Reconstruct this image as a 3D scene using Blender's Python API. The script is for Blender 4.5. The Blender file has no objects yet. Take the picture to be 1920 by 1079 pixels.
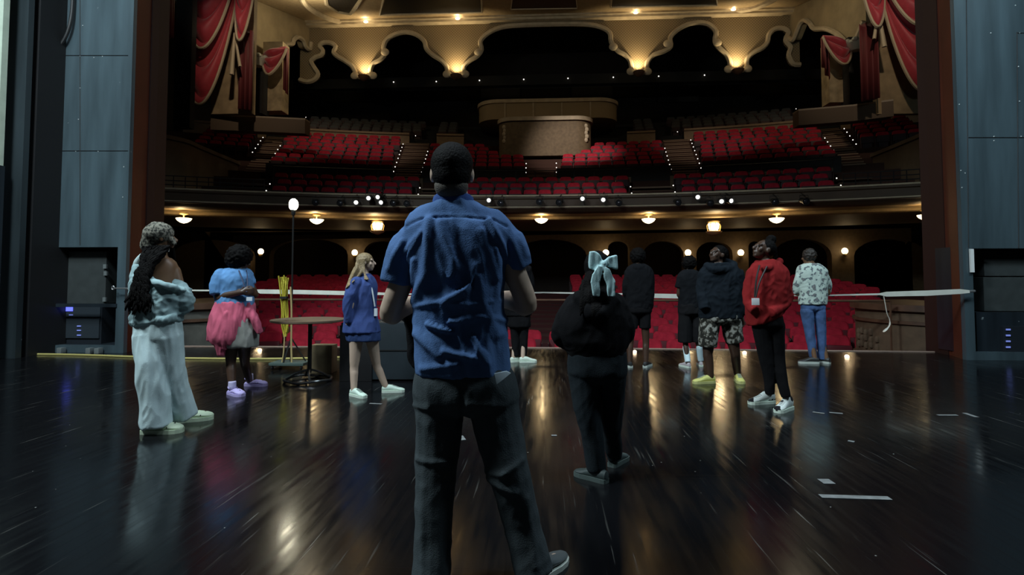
import bpy, bmesh, math, random
from mathutils import Vector, Matrix, noise
from mathutils.geometry import tessellate_polygon
PI = math.pi
rnd = random.Random(7)
scn = bpy.context.scene
COL = scn.collection

# ------------------------------------------------------------------ camera
F = 1050.0
YAW = math.atan(62 / F); PIT = math.atan(47 / F)
EYE = Vector((0, 0, 1.25)); PX0, PY0 = 960.0, 473.0
hf = Vector((-math.sin(YAW), math.cos(YAW), 0)); RT = Vector((math.cos(YAW), math.sin(YAW), 0))
FW = hf * math.cos(PIT) + Vector((0, 0, math.sin(PIT))); UP = RT.cross(FW)
def ray(px, py):
    return FW * F + RT * (px - PX0) + UP * (PY0 - py)
def onplane(px, py, P, N):
    d = ray(px, py); P = Vector(P); N = Vector(N)
    return EYE + d * ((P - EYE).dot(N) / d.dot(N))
def aty(px, py, Y):
    return onplane(px, py, (0, Y, 0), (0, 1, 0))
def gnd(px, py, z=0.0):
    return onplane(px, py, (0, 0, z), (0, 0, 1))
def atd(px, py, D):
    return onplane(px, py, EYE + hf * D, hf)
cam_d = bpy.data.cameras.new('camera'); cam = bpy.data.objects.new('camera', cam_d); COL.objects.link(cam)
cam.location = EYE
cam.rotation_euler = Matrix((RT, UP, -FW)).transposed().to_euler()
cam_d.sensor_fit = 'HORIZONTAL'; cam_d.sensor_width = 36; cam_d.lens = 36 * F / 1920
cam_d.shift_x = 0; cam_d.shift_y = (PY0 - 539.5) / 1920
cam_d.clip_end = 300
scn.camera = cam
scn.view_settings.view_transform = 'Standard'
try: scn.view_settings.look = 'None'
except Exception: pass
scn.view_settings.gamma = 1.0; scn.view_settings.use_curve_mapping = False
scn.view_settings.exposure = 0.0
w = bpy.data.worlds.new('world'); scn.world = w; w.use_nodes = True
w.node_tree.nodes['Background'].inputs[0].default_value = (0.35, 0.45, 0.6, 1)
w.node_tree.nodes['Background'].inputs[1].default_value = 0.004

# ------------------------------------------------------------------ materials
MATS = {}
def sr(*c):
    if len(c) == 1: c = c[0]
    return tuple(((v / 255) / 12.92 if v / 255 <= .04045 else ((v / 255 + .055) / 1.055) ** 2.4) for v in c)
def mat(name, col, rough=.7, metal=0, bump=0, bscale=40, var=0, vscale=6, emit=0, spec=.5, sheen=0, dim=None):
    if name in MATS: return MATS[name]
    m = bpy.data.materials.new(name); m.use_nodes = True; MATS[name] = m
    nt = m.node_tree; n = nt.nodes; l = nt.links; b = n['Principled BSDF']
    b.inputs['Base Color'].default_value = (*col, 1); b.inputs['Roughness'].default_value = rough
    b.inputs['Metallic'].default_value = metal; b.inputs['Specular IOR Level'].default_value = spec
    if sheen: b.inputs['Sheen Weight'].default_value = sheen
    if emit:
        b.inputs['Emission Color'].default_value = (*col, 1); b.inputs['Emission Strength'].default_value = emit
    tc = n.new('ShaderNodeTexCoord')
    if var:
        t = n.new('ShaderNodeTexNoise'); t.inputs['Scale'].default_value = vscale; t.inputs['Detail'].default_value = 5
        l.new(tc.outputs['Object'], t.inputs['Vector'])
        r = n.new('ShaderNodeValToRGB'); l.new(t.outputs['Fac'], r.inputs['Fac'])
        r.color_ramp.elements[0].position = .3; r.color_ramp.elements[1].position = .7
        lo = [max(0, c * (1 - var)) for c in col]; hi = [min(1, c * (1 + var)) for c in col]
        r.color_ramp.elements[0].color = (*lo, 1); r.color_ramp.elements[1].color = (*hi, 1)
        l.new(r.outputs['Color'], b.inputs['Base Color'])
    if bump:
        t = n.new('ShaderNodeTexNoise'); t.inputs['Scale'].default_value = bscale; t.inputs['Detail'].default_value = 4
        l.new(tc.outputs['Object'], t.inputs['Vector'])
        bp = n.new('ShaderNodeBump'); bp.inputs['Strength'].default_value = bump; bp.inputs['Distance'].default_value = .01
        l.new(t.outputs['Fac'], bp.inputs['Height']); l.new(bp.outputs['Normal'], b.inputs['Normal'])
    return m
def emat(name, col, s, sample=False):
    if name in MATS: return MATS[name]
    m = mat(name, col, emit=s)
    if not sample:
        try: m.cycles.emission_sampling = 'NONE'
        except Exception: pass
    return m
def cloth(name, col, var=.12, rough=.9):
    return mat(name, col, rough, bump=.25, bscale=180, var=var, vscale=9, spec=.12)

def lattice_mat(name, col):
    m = mat(name, col, .8)
    nt = m.node_tree; n = nt.nodes; l = nt.links; b = n['Principled BSDF']
    tc = n.new('ShaderNodeTexCoord'); mp = n.new('ShaderNodeMapping'); l.new(tc.outputs['Object'], mp.inputs[0])
    mp.inputs['Rotation'].default_value = (0, PI / 4, 0)
    def wave(axis):
        wv = n.new('ShaderNodeTexWave'); wv.bands_direction = axis; wv.inputs['Scale'].default_value = 2.6
        wv.inputs['Distortion'].default_value = 0.0; l.new(mp.outputs[0], wv.inputs['Vector']); return wv
    a, c = wave('X'), wave('Z')
    mx = n.new('ShaderNodeMath'); mx.operation = 'MAXIMUM'; l.new(a.outputs['Fac'], mx.inputs[0]); l.new(c.outputs['Fac'], mx.inputs[1])
    r = n.new('ShaderNodeValToRGB'); l.new(mx.outputs[0], r.inputs[0])
    r.color_ramp.elements[0].position = .75; r.color_ramp.elements[1].position = .97
    r.color_ramp.elements[0].color = (*col, 1); r.color_ramp.elements[1].color = (*[v * .5 for v in col], 1)
    l.new(r.outputs[0], b.inputs['Base Color'])
    return m

def pattern_mat(name, c1, c2, scale=9, lo=.5, hi=.54, c3=None, rough=.9, kind='noise'):
    if name in MATS: return MATS[name]
    m = mat(name, c1, rough, spec=.15)
    nt = m.node_tree; n = nt.nodes; l = nt.links; b = n['Principled BSDF']
    tc = n.new('ShaderNodeTexCoord')
    t = n.new('ShaderNodeTexNoise'); t.inputs['Scale'].default_value = scale; t.inputs['Detail'].default_value = 2.5
    l.new(tc.outputs['Object'], t.inputs['Vector'])
    r = n.new('ShaderNodeValToRGB'); l.new(t.outputs['Fac'], r.inputs[0])
    e = r.color_ramp.elements; e[0].position = lo; e[0].color = (*c1, 1); e[1].position = hi; e[1].color = (*c2, 1)
    if c3:
        q = e.new(min(.99, hi + .08)); q.color = (*c3, 1)
    l.new(r.outputs[0], b.inputs['Base Color'])
    return m

def panel_mat(name, col, rough=.35):
    """painted steel with faint vertical streaks and scuffs"""
    m = mat(name, col, rough, metal=.0, spec=.5)
    nt = m.node_tree; n = nt.nodes; l = nt.links; b = n['Principled BSDF']
    tc = n.new('ShaderNodeTexCoord'); mp = n.new('ShaderNodeMapping'); l.new(tc.outputs['Object'], mp.inputs[0])
    mp.inputs['Scale'].default_value = (2.2, 2.2, .25)
    t = n.new('ShaderNodeTexNoise'); t.inputs['Scale'].default_value = 1.6; t.inputs['Detail'].default_value = 6
    l.new(mp.outputs[0], t.inputs['Vector'])
    r = n.new('ShaderNodeValToRGB'); l.new(t.outputs['Fac'], r.inputs[0])
    r.color_ramp.elements[0].position = .3; r.color_ramp.elements[1].position = .72
    r.color_ramp.elements[0].color = (*[c * .6 for c in col], 1); r.color_ramp.elements[1].color = (*[c * 1.35 for c in col], 1)
    t2 = n.new('ShaderNodeTexNoise'); t2.inputs['Scale'].default_value = 9; t2.inputs['Detail'].default_value = 3
    l.new(tc.outputs['Object'], t2.inputs['Vector'])
    r2 = n.new('ShaderNodeValToRGB'); l.new(t2.outputs['Fac'], r2.inputs[0])
    r2.color_ramp.elements[0].position = .74; r2.color_ramp.elements[1].position = .8
    mx = n.new('ShaderNodeMix'); mx.data_type = 'RGBA'
    l.new(r2.outputs[0], mx.inputs['Factor']); l.new(r.outputs[0], mx.inputs['A']); mx.inputs['B'].default_value = (.3, .35, .36, 1)
    l.new(mx.outputs['Result'], b.inputs['Base Color'])
    bp = n.new('ShaderNodeBump'); bp.inputs['Strength'].default_value = .15; l.new(t.outputs['Fac'], bp.inputs['Height']); l.new(bp.outputs[0], b.inputs['Normal'])
    return m

def floor_mat():
    m = mat('stage_floor', (.006, .006, .007), .2)
    nt = m.node_tree; n = nt.nodes; l = nt.links; b = n['Principled BSDF']
    tc = n.new('ShaderNodeTexCoord')
    def mapping(rot, sc):
        mp = n.new('ShaderNodeMapping'); l.new(tc.outputs['Object'], mp.inputs[0]); mp.inputs['Rotation'].default_value = (0, 0, rot); mp.inputs['Scale'].default_value = sc; return mp
    def ntex(mp, s, d=4):
        t = n.new('ShaderNodeTexNoise'); t.inputs['Scale'].default_value = s; t.inputs['Detail'].default_value = d; l.new(mp.outputs[0], t.inputs['Vector']); return t
    def ramp(src, a, c, va=0., vb=1.):
        r = n.new('ShaderNodeMapRange'); l.new(src, r.inputs[0]); r.inputs[1].default_value = a; r.inputs[2].default_value = c
        r.inputs[3].default_value = va; r.inputs[4].default_value = vb; return r.outputs[0]
    def math_(op, a, c):
        q = n.new('ShaderNodeMath'); q.operation = op
        for i, v in enumerate((a, c)):
            if isinstance(v, (int, float)): q.inputs[i].default_value = v
            else: l.new(v, q.inputs[i])
        return q.outputs[0]
    # boards
    bk = n.new('ShaderNodeTexBrick'); mb = mapping(PI / 2, (1, 1, 1)); l.new(mb.outputs[0], bk.inputs['Vector'])
    bk.inputs['Scale'].default_value = 1; bk.inputs['Brick Width'].default_value = 2.4; bk.inputs['Row Height'].default_value = .09
    bk.inputs['Mortar Size'].default_value = .0022; bk.inputs['Mortar Smooth'].default_value = .3
    bk2 = n.new('ShaderNodeTexBrick'); l.new(mb.outputs[0], bk2.inputs['Vector'])
    bk2.inputs['Scale'].default_value = 1; bk2.inputs['Brick Width'].default_value = 2.44; bk2.inputs['Row Height'].default_value = 1.22
    bk2.inputs['Mortar Size'].default_value = .004; bk2.inputs['Mortar Smooth'].default_value = .2
    # scratches
    s1 = ramp(ntex(mapping(.25, (30, .8, 1)), 1.4, 3).outputs['Fac'], .66, .74)
    s2 = ramp(ntex(mapping(-.6, (24, .9, 1)), 1.3, 3).outputs['Fac'], .67, .75)
    s3 = ramp(ntex(mapping(1.9, (26, .7, 1)), 1.2, 3).outputs['Fac'], .68, .76)
    patch = ramp(ntex(mapping(0, (1, 1, 1)), 1.1, 2).outputs['Fac'], .45, .65)
    scr = math_('MULTIPLY', math_('MAXIMUM', s1, math_('MAXIMUM', s2, s3)), patch)
    v = n.new('ShaderNodeTexVoronoi'); v.inputs['Scale'].default_value = 7; l.new(mapping(0, (1, 1, 1)).outputs[0], v.inputs['Vector'])
    dots = math_('MULTIPLY', math_('LESS_THAN', v.outputs['Distance'], .035), ramp(ntex(mapping(0, (1, 1, 1)), 2.3, 2).outputs['Fac'], .5, .55))
    marks = math_('MAXIMUM', math_('MULTIPLY', scr, .5), dots)
    cm = n.new('ShaderNodeMix'); cm.data_type = 'RGBA'; l.new(marks, cm.inputs['Factor'])
    cm.inputs['A'].default_value = (.004, .0042, .005, 1); cm.inputs['B'].default_value = (.22, .22, .20, 1)
    l.new(cm.outputs['Result'], b.inputs['Base Color'])
    ro = ntex(mapping(0, (1, 1, 1)), .8, 6)
    ro2 = ntex(mapping(0, (14, 1.2, 1)), 1.6, 5)
    rr = math_('ADD', ramp(ro.outputs['Fac'], .3, .7, .08, .16), ramp(ro2.outputs['Fac'], .35, .7, 0., .12))
    rr = math_('ADD', rr, math_('MULTIPLY', marks, .3))
    l.new(rr, b.inputs['Roughness'])
    b.inputs['Specular IOR Level'].default_value = .36
    h = math_('ADD', math_('MULTIPLY', bk.outputs['Fac'], -1.0), math_('MULTIPLY', bk2.outputs['Fac'], -1.6))
    h = math_('ADD', h, math_('MULTIPLY', ro2.outputs['Fac'], .35))
    h = math_('ADD', h, math_('MULTIPLY', ntex(mapping(0, (1, 1, 1)), 3.0, 3).outputs['Fac'], .9))
    bp = n.new('ShaderNodeBump'); bp.inputs['Strength'].default_value = .35; bp.inputs['Distance'].default_value = .0011
    l.new(h, bp.inputs['Height']); l.new(bp.outputs[0], b.inputs['Normal'])
    return m

# ------------------------------------------------------------------ mesh builder
def link_mesh(name, verts, faces, m, parent=None, smooth=True, loc=None, mi=None):
    me = bpy.data.meshes.new(name)
    if loc is not None:
        L = Vector(loc); verts = [Vector(v) - L for v in verts]
    me.from_pydata([tuple(v) for v in verts], [], faces)
    ms = m if isinstance(m, (list, tuple)) else [m]
    for q in ms: me.materials.append(q)
    if mi: me.polygons.foreach_set('material_index', mi)
    if smooth: me.shade_smooth()
    bm = bmesh.new(); bm.from_mesh(me); bmesh.ops.recalc_face_normals(bm, faces=bm.faces)
    if smooth:
        for e in bm.edges:
            if len(e.link_faces) == 2 and e.calc_face_angle(0) > .6: e.smooth = False
    bm.to_mesh(me); bm.free()
    o = bpy.data.objects.new(name, me); COL.objects.link(o)
    if parent: o.parent = parent
    if loc is not None: o.location = loc
    return o

class MB:
    def __init__(s): s.v = []; s.f = []; s.mi = []; s.cur = 0
    def add(s, vs, fs):
        k = len(s.v); s.v += [Vector(v) for v in vs]; s.f += [[i + k for i in f] for f in fs]; s.mi += [s.cur] * len(fs); return s
    def box(s, x0, x1, y0, y1, z0, z1, b=0):
        if not b:
            vs = [(x, y, z) for x in (x0, x1) for y in (y0, y1) for z in (z0, z1)]
            return s.add(vs, [(0, 1, 3, 2), (4, 6, 7, 5), (0, 4, 5, 1), (2, 3, 7, 6), (0, 2, 6, 4), (1, 5, 7, 3)])
        bm = bmesh.new(); bmesh.ops.create_cube(bm, size=1)
        for v in bm.verts:
            v.co = Vector(((x0 + x1) / 2 + v.co.x * (x1 - x0), (y0 + y1) / 2 + v.co.y * (y1 - y0), (z0 + z1) / 2 + v.co.z * (z1 - z0)))
        bmesh.ops.bevel(bm, geom=list(bm.edges), offset=b, segments=2, affect='EDGES', profile=.7)
        bm.verts.index_update()
        s.add([v.co.copy() for v in bm.verts], [[v.index for v in f.verts] for f in bm.faces]); bm.free(); return s
    def obox(s, c, ax, ay, az, hx, hy, hz):
        c = Vector(c); vs = [c + ax * hx * i + ay * hy * j + az * hz * k for i in (-1, 1) for j in (-1, 1) for k in (-1, 1)]
        return s.add(vs, [(0, 1, 3, 2), (4, 6, 7, 5), (0, 4, 5, 1), (2, 3, 7, 6), (0, 2, 6, 4), (1, 5, 7, 3)])
    def tube(s, pts, r, n=8, cap=True, flat=1.0):
        pts = [Vector(p) for p in pts]; N = len(pts)
        rs = r if isinstance(r, (list, tuple)) else [r] * N
        ref = None; vs = []
        for i, p in enumerate(pts):
            t = (pts[min(i + 1, N - 1)] - pts[max(i - 1, 0)]).normalized()
            if ref is None:
                ref = Vector((0, 0, 1)) if abs(t.z) < .9 else Vector((0, 1, 0))
            a = (ref - t * ref.dot(t)).normalized(); bb = t.cross(a); ref = a
            for k in range(n):
                th = 2 * PI * k / n; vs.append(p + a * math.cos(th) * rs[i] + bb * math.sin(th) * rs[i] * flat)
        fs = [(i * n + k, i * n + (k + 1) % n, (i + 1) * n + (k + 1) % n, (i + 1) * n + k) for i in range(N - 1) for k in range(n)]
        if cap: fs += [tuple(range(n - 1, -1, -1)), tuple(range((N - 1) * n, N * n))]
        return s.add(vs, fs)
    def lathe(s, prof, c, n=20, cap=True):
        c = Vector(c); vs = []
        for r, z in prof:
            for k in range(n):
                th = 2 * PI * k / n; vs.append(c + Vector((r * math.cos(th), r * math.sin(th), z)))
        N = len(prof)
        fs = [(i * n + k, i * n + (k + 1) % n, (i + 1) * n + (k + 1) % n, (i + 1) * n + k) for i in range(N - 1) for k in range(n)]
        if cap: fs += [tuple(range(n - 1, -1, -1)), tuple(range((N - 1) * n, N * n))]
        return s.add(vs, fs)
    def ball(s, c, r, sc=(1, 1, 1), n=10):
        c = Vector(c); vs = [c + Vector((0, 0, -r * sc[2]))]
        m_ = n // 2 + 1
        for i in range(1, m_):
            ph = -PI / 2 + PI * i / m_
            for k in range(n):
                th = 2 * PI * k / n
                vs.append(c + Vector((r * sc[0] * math.cos(ph) * math.cos(th), r * sc[1] * math.cos(ph) * math.sin(th), r * sc[2] * math.sin(ph))))
        vs.append(c + Vector((0, 0, r * sc[2]))); T = len(vs) - 1
        fs = [(0, 1 + (k + 1) % n, 1 + k) for k in range(n)]
        for i in range(m_ - 2):
            for k in range(n): fs.append((1 + i * n + k, 1 + i * n + (k + 1) % n, 1 + (i + 1) * n + (k + 1) % n, 1 + (i + 1) * n + k))
        fs += [(1 + (m_ - 2) * n + k, 1 + (m_ - 2) * n + (k + 1) % n, T) for k in range(n)]
        return s.add(vs, fs)
    def arc(s, prof, a0, a1, seg=40, cy=-14.):
        """closed (r,z) profile swept round the hall centre"""
        n = len(prof); vs = []
        for i in range(seg + 1):
            a = math.radians(a0 + (a1 - a0) * i / seg)
            for r, z in prof: vs.append(Vector((r * math.sin(a), cy + r * math.cos(a), z)))
        fs = [(i * n + k, i * n + (k + 1) % n, (i + 1) * n + (k + 1) % n, (i + 1) * n + k) for i in range(seg) for k in range(n)]
        fs += [tuple(range(n)), tuple(range(seg * n, seg * n + n))[::-1]]
        return s.add(vs, fs)
    def arcbox(s, r0, r1, z0, z1, a0, a1, seg=24): return s.arc([(r0, z0), (r1, z0), (r1, z1), (r0, z1)], a0, a1, seg)
    def slab(s, pts, off, holes=()):
        """planar polygon (3-D points) extruded by vector off"""
        loops = [[Vector(p) for p in pts]] + [[Vector(p) for p in h] for h in holes]
        tri = tessellate_polygon(loops); allp = [p for lp in loops for p in lp]; off = Vector(off); n = len(allp)
        vs = allp + [p + off for p in allp]
        fs = [tuple(t) for t in tri] + [tuple(i + n for i in t[::-1]) for t in tri]
        k = 0
        for lp in loops:
            m_ = len(lp)
            for i in range(m_): fs.append((k + i, k + (i + 1) % m_, k + (i + 1) % m_ + n, k + i + n))
            k += m_
        return s.add(vs, fs)
    def build(s, name, m, parent=None, smooth=True, loc=None):
        return link_mesh(name, s.v, s.f, m, parent, smooth, loc, s.mi if isinstance(m, (list, tuple)) else None)

def tag(o, label=None, cat=None, group=None, kind=None):
    if label: o['label'] = label
    if cat: o['category'] = cat
    if group: o['group'] = group
    if kind: o['kind'] = kind
    return o
def struct(o): o['kind'] = 'structure'; return o
def empty(name, loc, label, cat, group=None, rz=0):
    o = bpy.data.objects.new(name, None); COL.objects.link(o); o.location = loc; o.rotation_euler = (0, 0, rz); o.empty_display_size = .1
    return tag(o, label, cat, group)
def copy_tree(o, parent=None):
    c = o.copy(); COL.objects.link(c); c.parent = parent
    for k in ('label', 'group'):
        if parent is None and k in c: del c[k]
    for ch in KIDS.get(o.name, [q for q in o.children]): copy_tree(ch, c)
    return c
KIDS = {}
def catmull(pts, n=6, closed=False):
    pts = [Vector(p) for p in pts]; out = []; N = len(pts)
    for i in range(N if closed else N - 1):
        if closed: p0, p1, p2, p3 = pts[(i - 1) % N], pts[i], pts[(i + 1) % N], pts[(i + 2) % N]
        else: p0, p1, p2, p3 = pts[max(i - 1, 0)], pts[i], pts[i + 1], pts[min(i + 2, N - 1)]
        for k in range(n):
            t = k / n
            out.append(.5 * ((2 * p1) + (-p0 + p2) * t + (2 * p0 - 5 * p1 + 4 * p2 - p3) * t * t + (-p0 + 3 * p1 - 3 * p2 + p3) * t ** 3))
    if not closed: out.append(pts[-1])
    return out
def AR(R, a, z): a = math.radians(a); return Vector((R * math.sin(a), -14 + R * math.cos(a), z))
def light(kind, loc, power, col=(1, 1, 1), size=.2, target=None, angle=60, blend=.5, sy=None):
    d = bpy.data.lights.new(kind.lower() + '_lamp', kind); d.energy = power; d.color = col
    if kind == 'AREA':
        d.size = size
        if sy: d.shape = 'RECTANGLE'; d.size_y = sy
    else: d.shadow_soft_size = size
    if kind == 'SPOT': d.spot_size = math.radians(angle); d.spot_blend = blend
    o = bpy.data.objects.new(d.name, d); COL.objects.link(o); o.location = loc
    if target is not None: o.rotation_euler = (Vector(target) - Vector(loc)).to_track_quat('-Z', 'Y').to_euler()
    return o
# ================================================================== people
def remesh(mb, voxel=.009, smooth=4, name='m'):
    me = bpy.data.meshes.new('tmp'); me.from_pydata([tuple(v) for v in mb.v], [], mb.f)
    bm = bmesh.new(); bm.from_mesh(me); bmesh.ops.recalc_face_normals(bm, faces=bm.faces); bm.to_mesh(me); bm.free()
    o = bpy.data.objects.new('tmp', me); COL.objects.link(o)
    r = o.modifiers.new('r', 'REMESH'); r.mode = 'VOXEL'; r.voxel_size = voxel
    if smooth:
        s = o.modifiers.new('s', 'SMOOTH'); s.factor = .5; s.iterations = smooth
    dg = bpy.context.evaluated_depsgraph_get(); dg.update()
    out = bpy.data.meshes.new_from_object(o.evaluated_get(dg)); out.name = name
    bpy.data.objects.remove(o); bpy.data.meshes.remove(me); out.shade_smooth(); return out
def disp(me, fn):
    ns = [v.normal.copy() for v in me.vertices]
    for v, n in zip(me.vertices, ns): v.co = v.co + n * fn(v.co, n)
    me.update()
def folds(me, amp=.006, sc=(7, 7, 3), seed=0, amp2=0.0):
    S = Vector((seed * 3.1, seed * 1.7, seed * .9))
    def fn(c, n):
        w_ = noise.noise_vector(c * 3 + S) * .35
        p = Vector((c.x * sc[0], c.y * sc[1], c.z * sc[2])) + w_ + S
        a = 1 - abs(noise.noise(p)) * 2.6; q = Vector((p.y * 1.9 + p.x, p.x * 1.7 - p.z, p.z * 2.3)); a2 = 1 - abs(noise.noise(q)) * 2.6
        return amp * (a * .8 + a2 * .45) + (amp2 * noise.noise(p * 2.7) if amp2 else 0)
    disp(me, fn)
def limb(m, pts, rs, n=14, sub_=5):
    P = catmull(pts, sub_) if len(pts) > 2 else [Vector(p) for p in pts]
    if len(pts) > 2:
        R = []
        for i in range(len(pts) - 1):
            for k in range(sub_): R.append(rs[i] + (rs[i + 1] - rs[i]) * k / sub_)
        R.append(rs[-1])
    else: R = list(rs)
    m.tube(P, R, n); m.ball(P[0], R[0] * .98, n=12)
    if getattr(m, 'isbody', 0): m.ball(P[-1], R[-1] * .98, n=12)
    return m
def hips(m, rr):
    x, y, z, rx, ry, tl = rr[-1]; return rings(m, rr + [(x, y, z - .03, rx * .88, ry * .85, tl), (x, y, z - .06, rx * .55, ry * .55, tl)])
def rings(m, rr, n=28, ex=2.3, k=1.0, kd=None):
    """rr: (x, y, z, rx, ry, tilt)"""
    q = [tuple(r) + (0,) * (6 - len(r)) for r in rr]; out = []
    S = 4; N = len(q)
    for i in range(N - 1):
        p0, p1, p2, p3 = q[max(i - 1, 0)], q[i], q[i + 1], q[min(i + 2, N - 1)]
        for j in range(S):
            t = j / S; out.append([.5 * (2 * b + (c - a) * t + (2 * a - 5 * b + 4 * c - d) * t * t + (-a + 3 * b - 3 * c + d) * t ** 3) for a, b, c, d in zip(p0, p1, p2, p3)])
    out.append(q[-1]); vs = []
    for x, y, z, rx, ry, tl in out:
        for i in range(n):
            th = 2 * PI * i / n; c_, s_ = math.cos(th), math.sin(th)
            ux = math.copysign(abs(c_) ** (2 / ex), c_); uy = math.copysign(abs(s_) ** (2 / ex), s_)
            vs.append(Vector((x + ux * rx * k, y + uy * ry * (kd or k), z + tl * ux * rx * k)))
    M = len(out); fs = [(i * n + j, i * n + (j + 1) % n, (i + 1) * n + (j + 1) % n, (i + 1) * n + j) for i in range(M - 1) for j in range(n)]
    fs += [tuple(range(n - 1, -1, -1)), tuple(range((M - 1) * n, M * n))]
    return m.add(vs, fs)

class Person:
    def __init__(s, label, fx, fy, H, skin, voxel=.009, cat='person'):
        s.G = gnd(fx, fy); s.D = (s.G - EYE).dot(hf); s.H = H; s.k = H / 1.72; s.m = s.D / F; s.vox = voxel
        s.body = MB(); s.body.isbody = 1; s.skin = skin; s.label = label; s.kids = []; s.cat = cat
    def L(s, px, py, dd=0):
        p = atd(px, py, s.D + dd); d = p - s.G; return Vector((d.dot(RT), d.dot(hf), p.z))
    def R(s, rr):   # px rings -> metric
        out = []
        for r in rr:
            x, y, w_, d = r[:4]; dd = r[4] if len(r) > 4 else 0; tl = r[5] if len(r) > 5 else 0
            c = s.L(x, y, dd); out.append((c.x, c.y, c.z, w_ * s.m, d, tl))
        return out
    def P(s, pts): return [s.L(*(p[:3] if len(p) > 2 else p)) for p in pts]
    def head(s, px, py, yaw, pitch=0, dd=0, sc=1.0, neck=None, neck_r=.05, nose=1):
        k = s.k * sc; c = s.L(px, py, dd); s.hc = c
        M = Matrix.Translation(c) @ Matrix.Rotation(math.radians(yaw), 4, 'Z') @ Matrix.Rotation(math.radians(pitch), 4, 'X') @ Matrix.Scale(k, 4)
        s.HM = M; h = MB()
        h.ball((0, -.012, .028), .078, (.96, 1.2, 1.06), 18).ball((0, .03, -.035), .056, (.98, 1.0, 1.15), 14).ball((0, .058, -.082), .026, (1.15, .8, .8), 10)
        h.tube([(0, .078, .025), (0, .094, .0), (0, .112, -.022)], [.010, .011, .014], 8).ball((0, .102, -.026), .016, (1.3, 1, .8), 8)
        h.ball((.03, .072, .03), .02, (1.5, .6, .7), 8).ball((-.03, .072, .03), .02, (1.5, .6, .7), 8)
        h.ball((0, .083, -.052), .015, (1.7, .8, .55), 8).ball((0, .08, -.064), .014, (1.5, .8, .6), 8)
        h.ball((.038, .058, -.02), .028, (.9, .8, 1), 8).ball((-.038, .058, -.02), .028, (.9, .8, 1), 8)
        h.ball((.077, -.008, .0), .028, (.4, .75, 1.15), 10).ball((-.077, -.008, .0), .028, (.4, .75, 1.15), 10)
        h.v = [M @ v for v in h.v]; s.body.add(h.v, h.f)
        nb_ = neck or (px, py + .13 / s.m * s.k, dd)
        a = M @ Vector((0, -.02, -.05)); b = s.L(*nb_)
        limb(s.body, [a, b], [neck_r * s.k, neck_r * 1.15 * s.k])
        for sx in (-1, 1):
            e = MB().ball((sx * .03, .077, .012), .0115, (1.3, .75, .8), 8)
            e.v = [M @ v for v in e.v]; s.kid(e, 'eye', mat('eye_dark', (.02, .015, .012), .25), raw=True)
        return s
    def hpt(s, x, y, z): return s.HM @ Vector((x, y, z))
    def hand(s, wrist, fwd, nrm, side=1, curl=.5, k=None):
        """five fingers; fwd = along the hand, nrm = out of the palm, side = thumb side sign"""
        k = k or s.k; w_ = Vector(wrist); f = Vector(fwd).normalized(); n = Vector(nrm); n = (n - f * n.dot(f)).normalized(); x = f.cross(n) * side
        m = s.body
        def pt(a, b, c): return w_ + (x * a + f * b + n * c) * k
        for a in (-.026, -.009, .009, .026): m.tube([pt(a * .7, -.01, 0), pt(a, .05, .002), pt(a, .088, 0)], [.016 * k, .016 * k, .012 * k], 8); m.ball(pt(a, .088, 0), .0125 * k, n=8)
        for a, ln in ((-.030, .062), (-.010, .074), (.010, .08), (.030, .072)):
            p = [pt(a, .086, 0)]; th = 0
            for q in (.42, .33, .25):
                th += curl * .9; d = f * math.cos(th) + n * math.sin(th); p.append(p[-1] + d * ln * q * k)
            m.tube(p, [.0098 * k, .0092 * k, .0085 * k, .0072 * k], 8); m.ball(p[-1], .0075 * k, n=8)
        p = [pt(.028, .018, .004), pt(.052, .048, .014), pt(.056, .075, .024), pt(.050, .095, .03)]
        m.tube(p, [.016 * k, .0115 * k, .0105 * k, .008 * k], 8); m.ball(p[-1], .0085 * k, n=8); return s
    def kid(s, m, name, mt, voxel=None, smooth=4, fold=None, raw=False, label=None, fn=None):
        if raw:
            o = m.build(name, mt)
        else:
            me = remesh(m, voxel or s.vox, smooth, name)
            if fold: folds(me, *fold)
            if fn: disp(me, fn)
            me.materials.clear(); me.materials.append(mt); me.shade_smooth()
            o = bpy.data.objects.new(name, me); COL.objects.link(o)
        if label: o['label'] = label
        s.kids.append(o); return o
    def shoe(s, px, py, ang, ku=1.0, kind='sneaker', up=None, sole=None, dd=0, lace=None):
        g = gnd(px, py); d = g - s.G; c = Vector((d.dot(RT), d.dot(hf), 0)); k = s.k * ku
        M = Matrix.Translation(c) @ Matrix.Rotation(math.radians(ang), 4, 'Z') @ Matrix.Scale(k, 4)
        st = {'sneaker': [(-.115, .018, .06), (-.108, .03, .085), (-.08, .037, .095), (-.03, .038, .1), (.01, .038, .095), (.05, .042, .078), (.10, .046, .06), (.14, .042, .052), (.165, .028, .042), (.172, .012, .035)],
              'hightop': [(-.118, .02, .07), (-.112, .034, .125), (-.08, .042, .14), (-.03, .042, .14), (.01, .04, .11), (.05, .043, .085), (.10, .047, .065), (.14, .043, .055), (.165, .028, .045), (.173, .012, .036)],
              'clog': [(-.12, .02, .035), (-.11, .036, .05), (-.07, .042, .055), (-.02, .046, .065), (.02, .05, .082), (.06, .056, .082), (.10, .058, .072), (.14, .052, .062), (.165, .036, .052), (.178, .015, .04)],
              'dress': [(-.12, .018, .06), (-.112, .03, .08), (-.08, .036, .085), (-.02, .036, .085), (.04, .038, .07), (.09, .044, .055), (.14, .04, .045), (.175, .026, .038), (.19, .01, .03)]}[kind]
        m = MB(); n = 18; vs = []
        stt = []
        for i in range(len(st) - 1):
            for j in range(3): t = j / 3; stt.append([a + (b - a) * t for a, b in zip(st[i], st[i + 1])])
        stt.append(st[-1])
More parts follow.
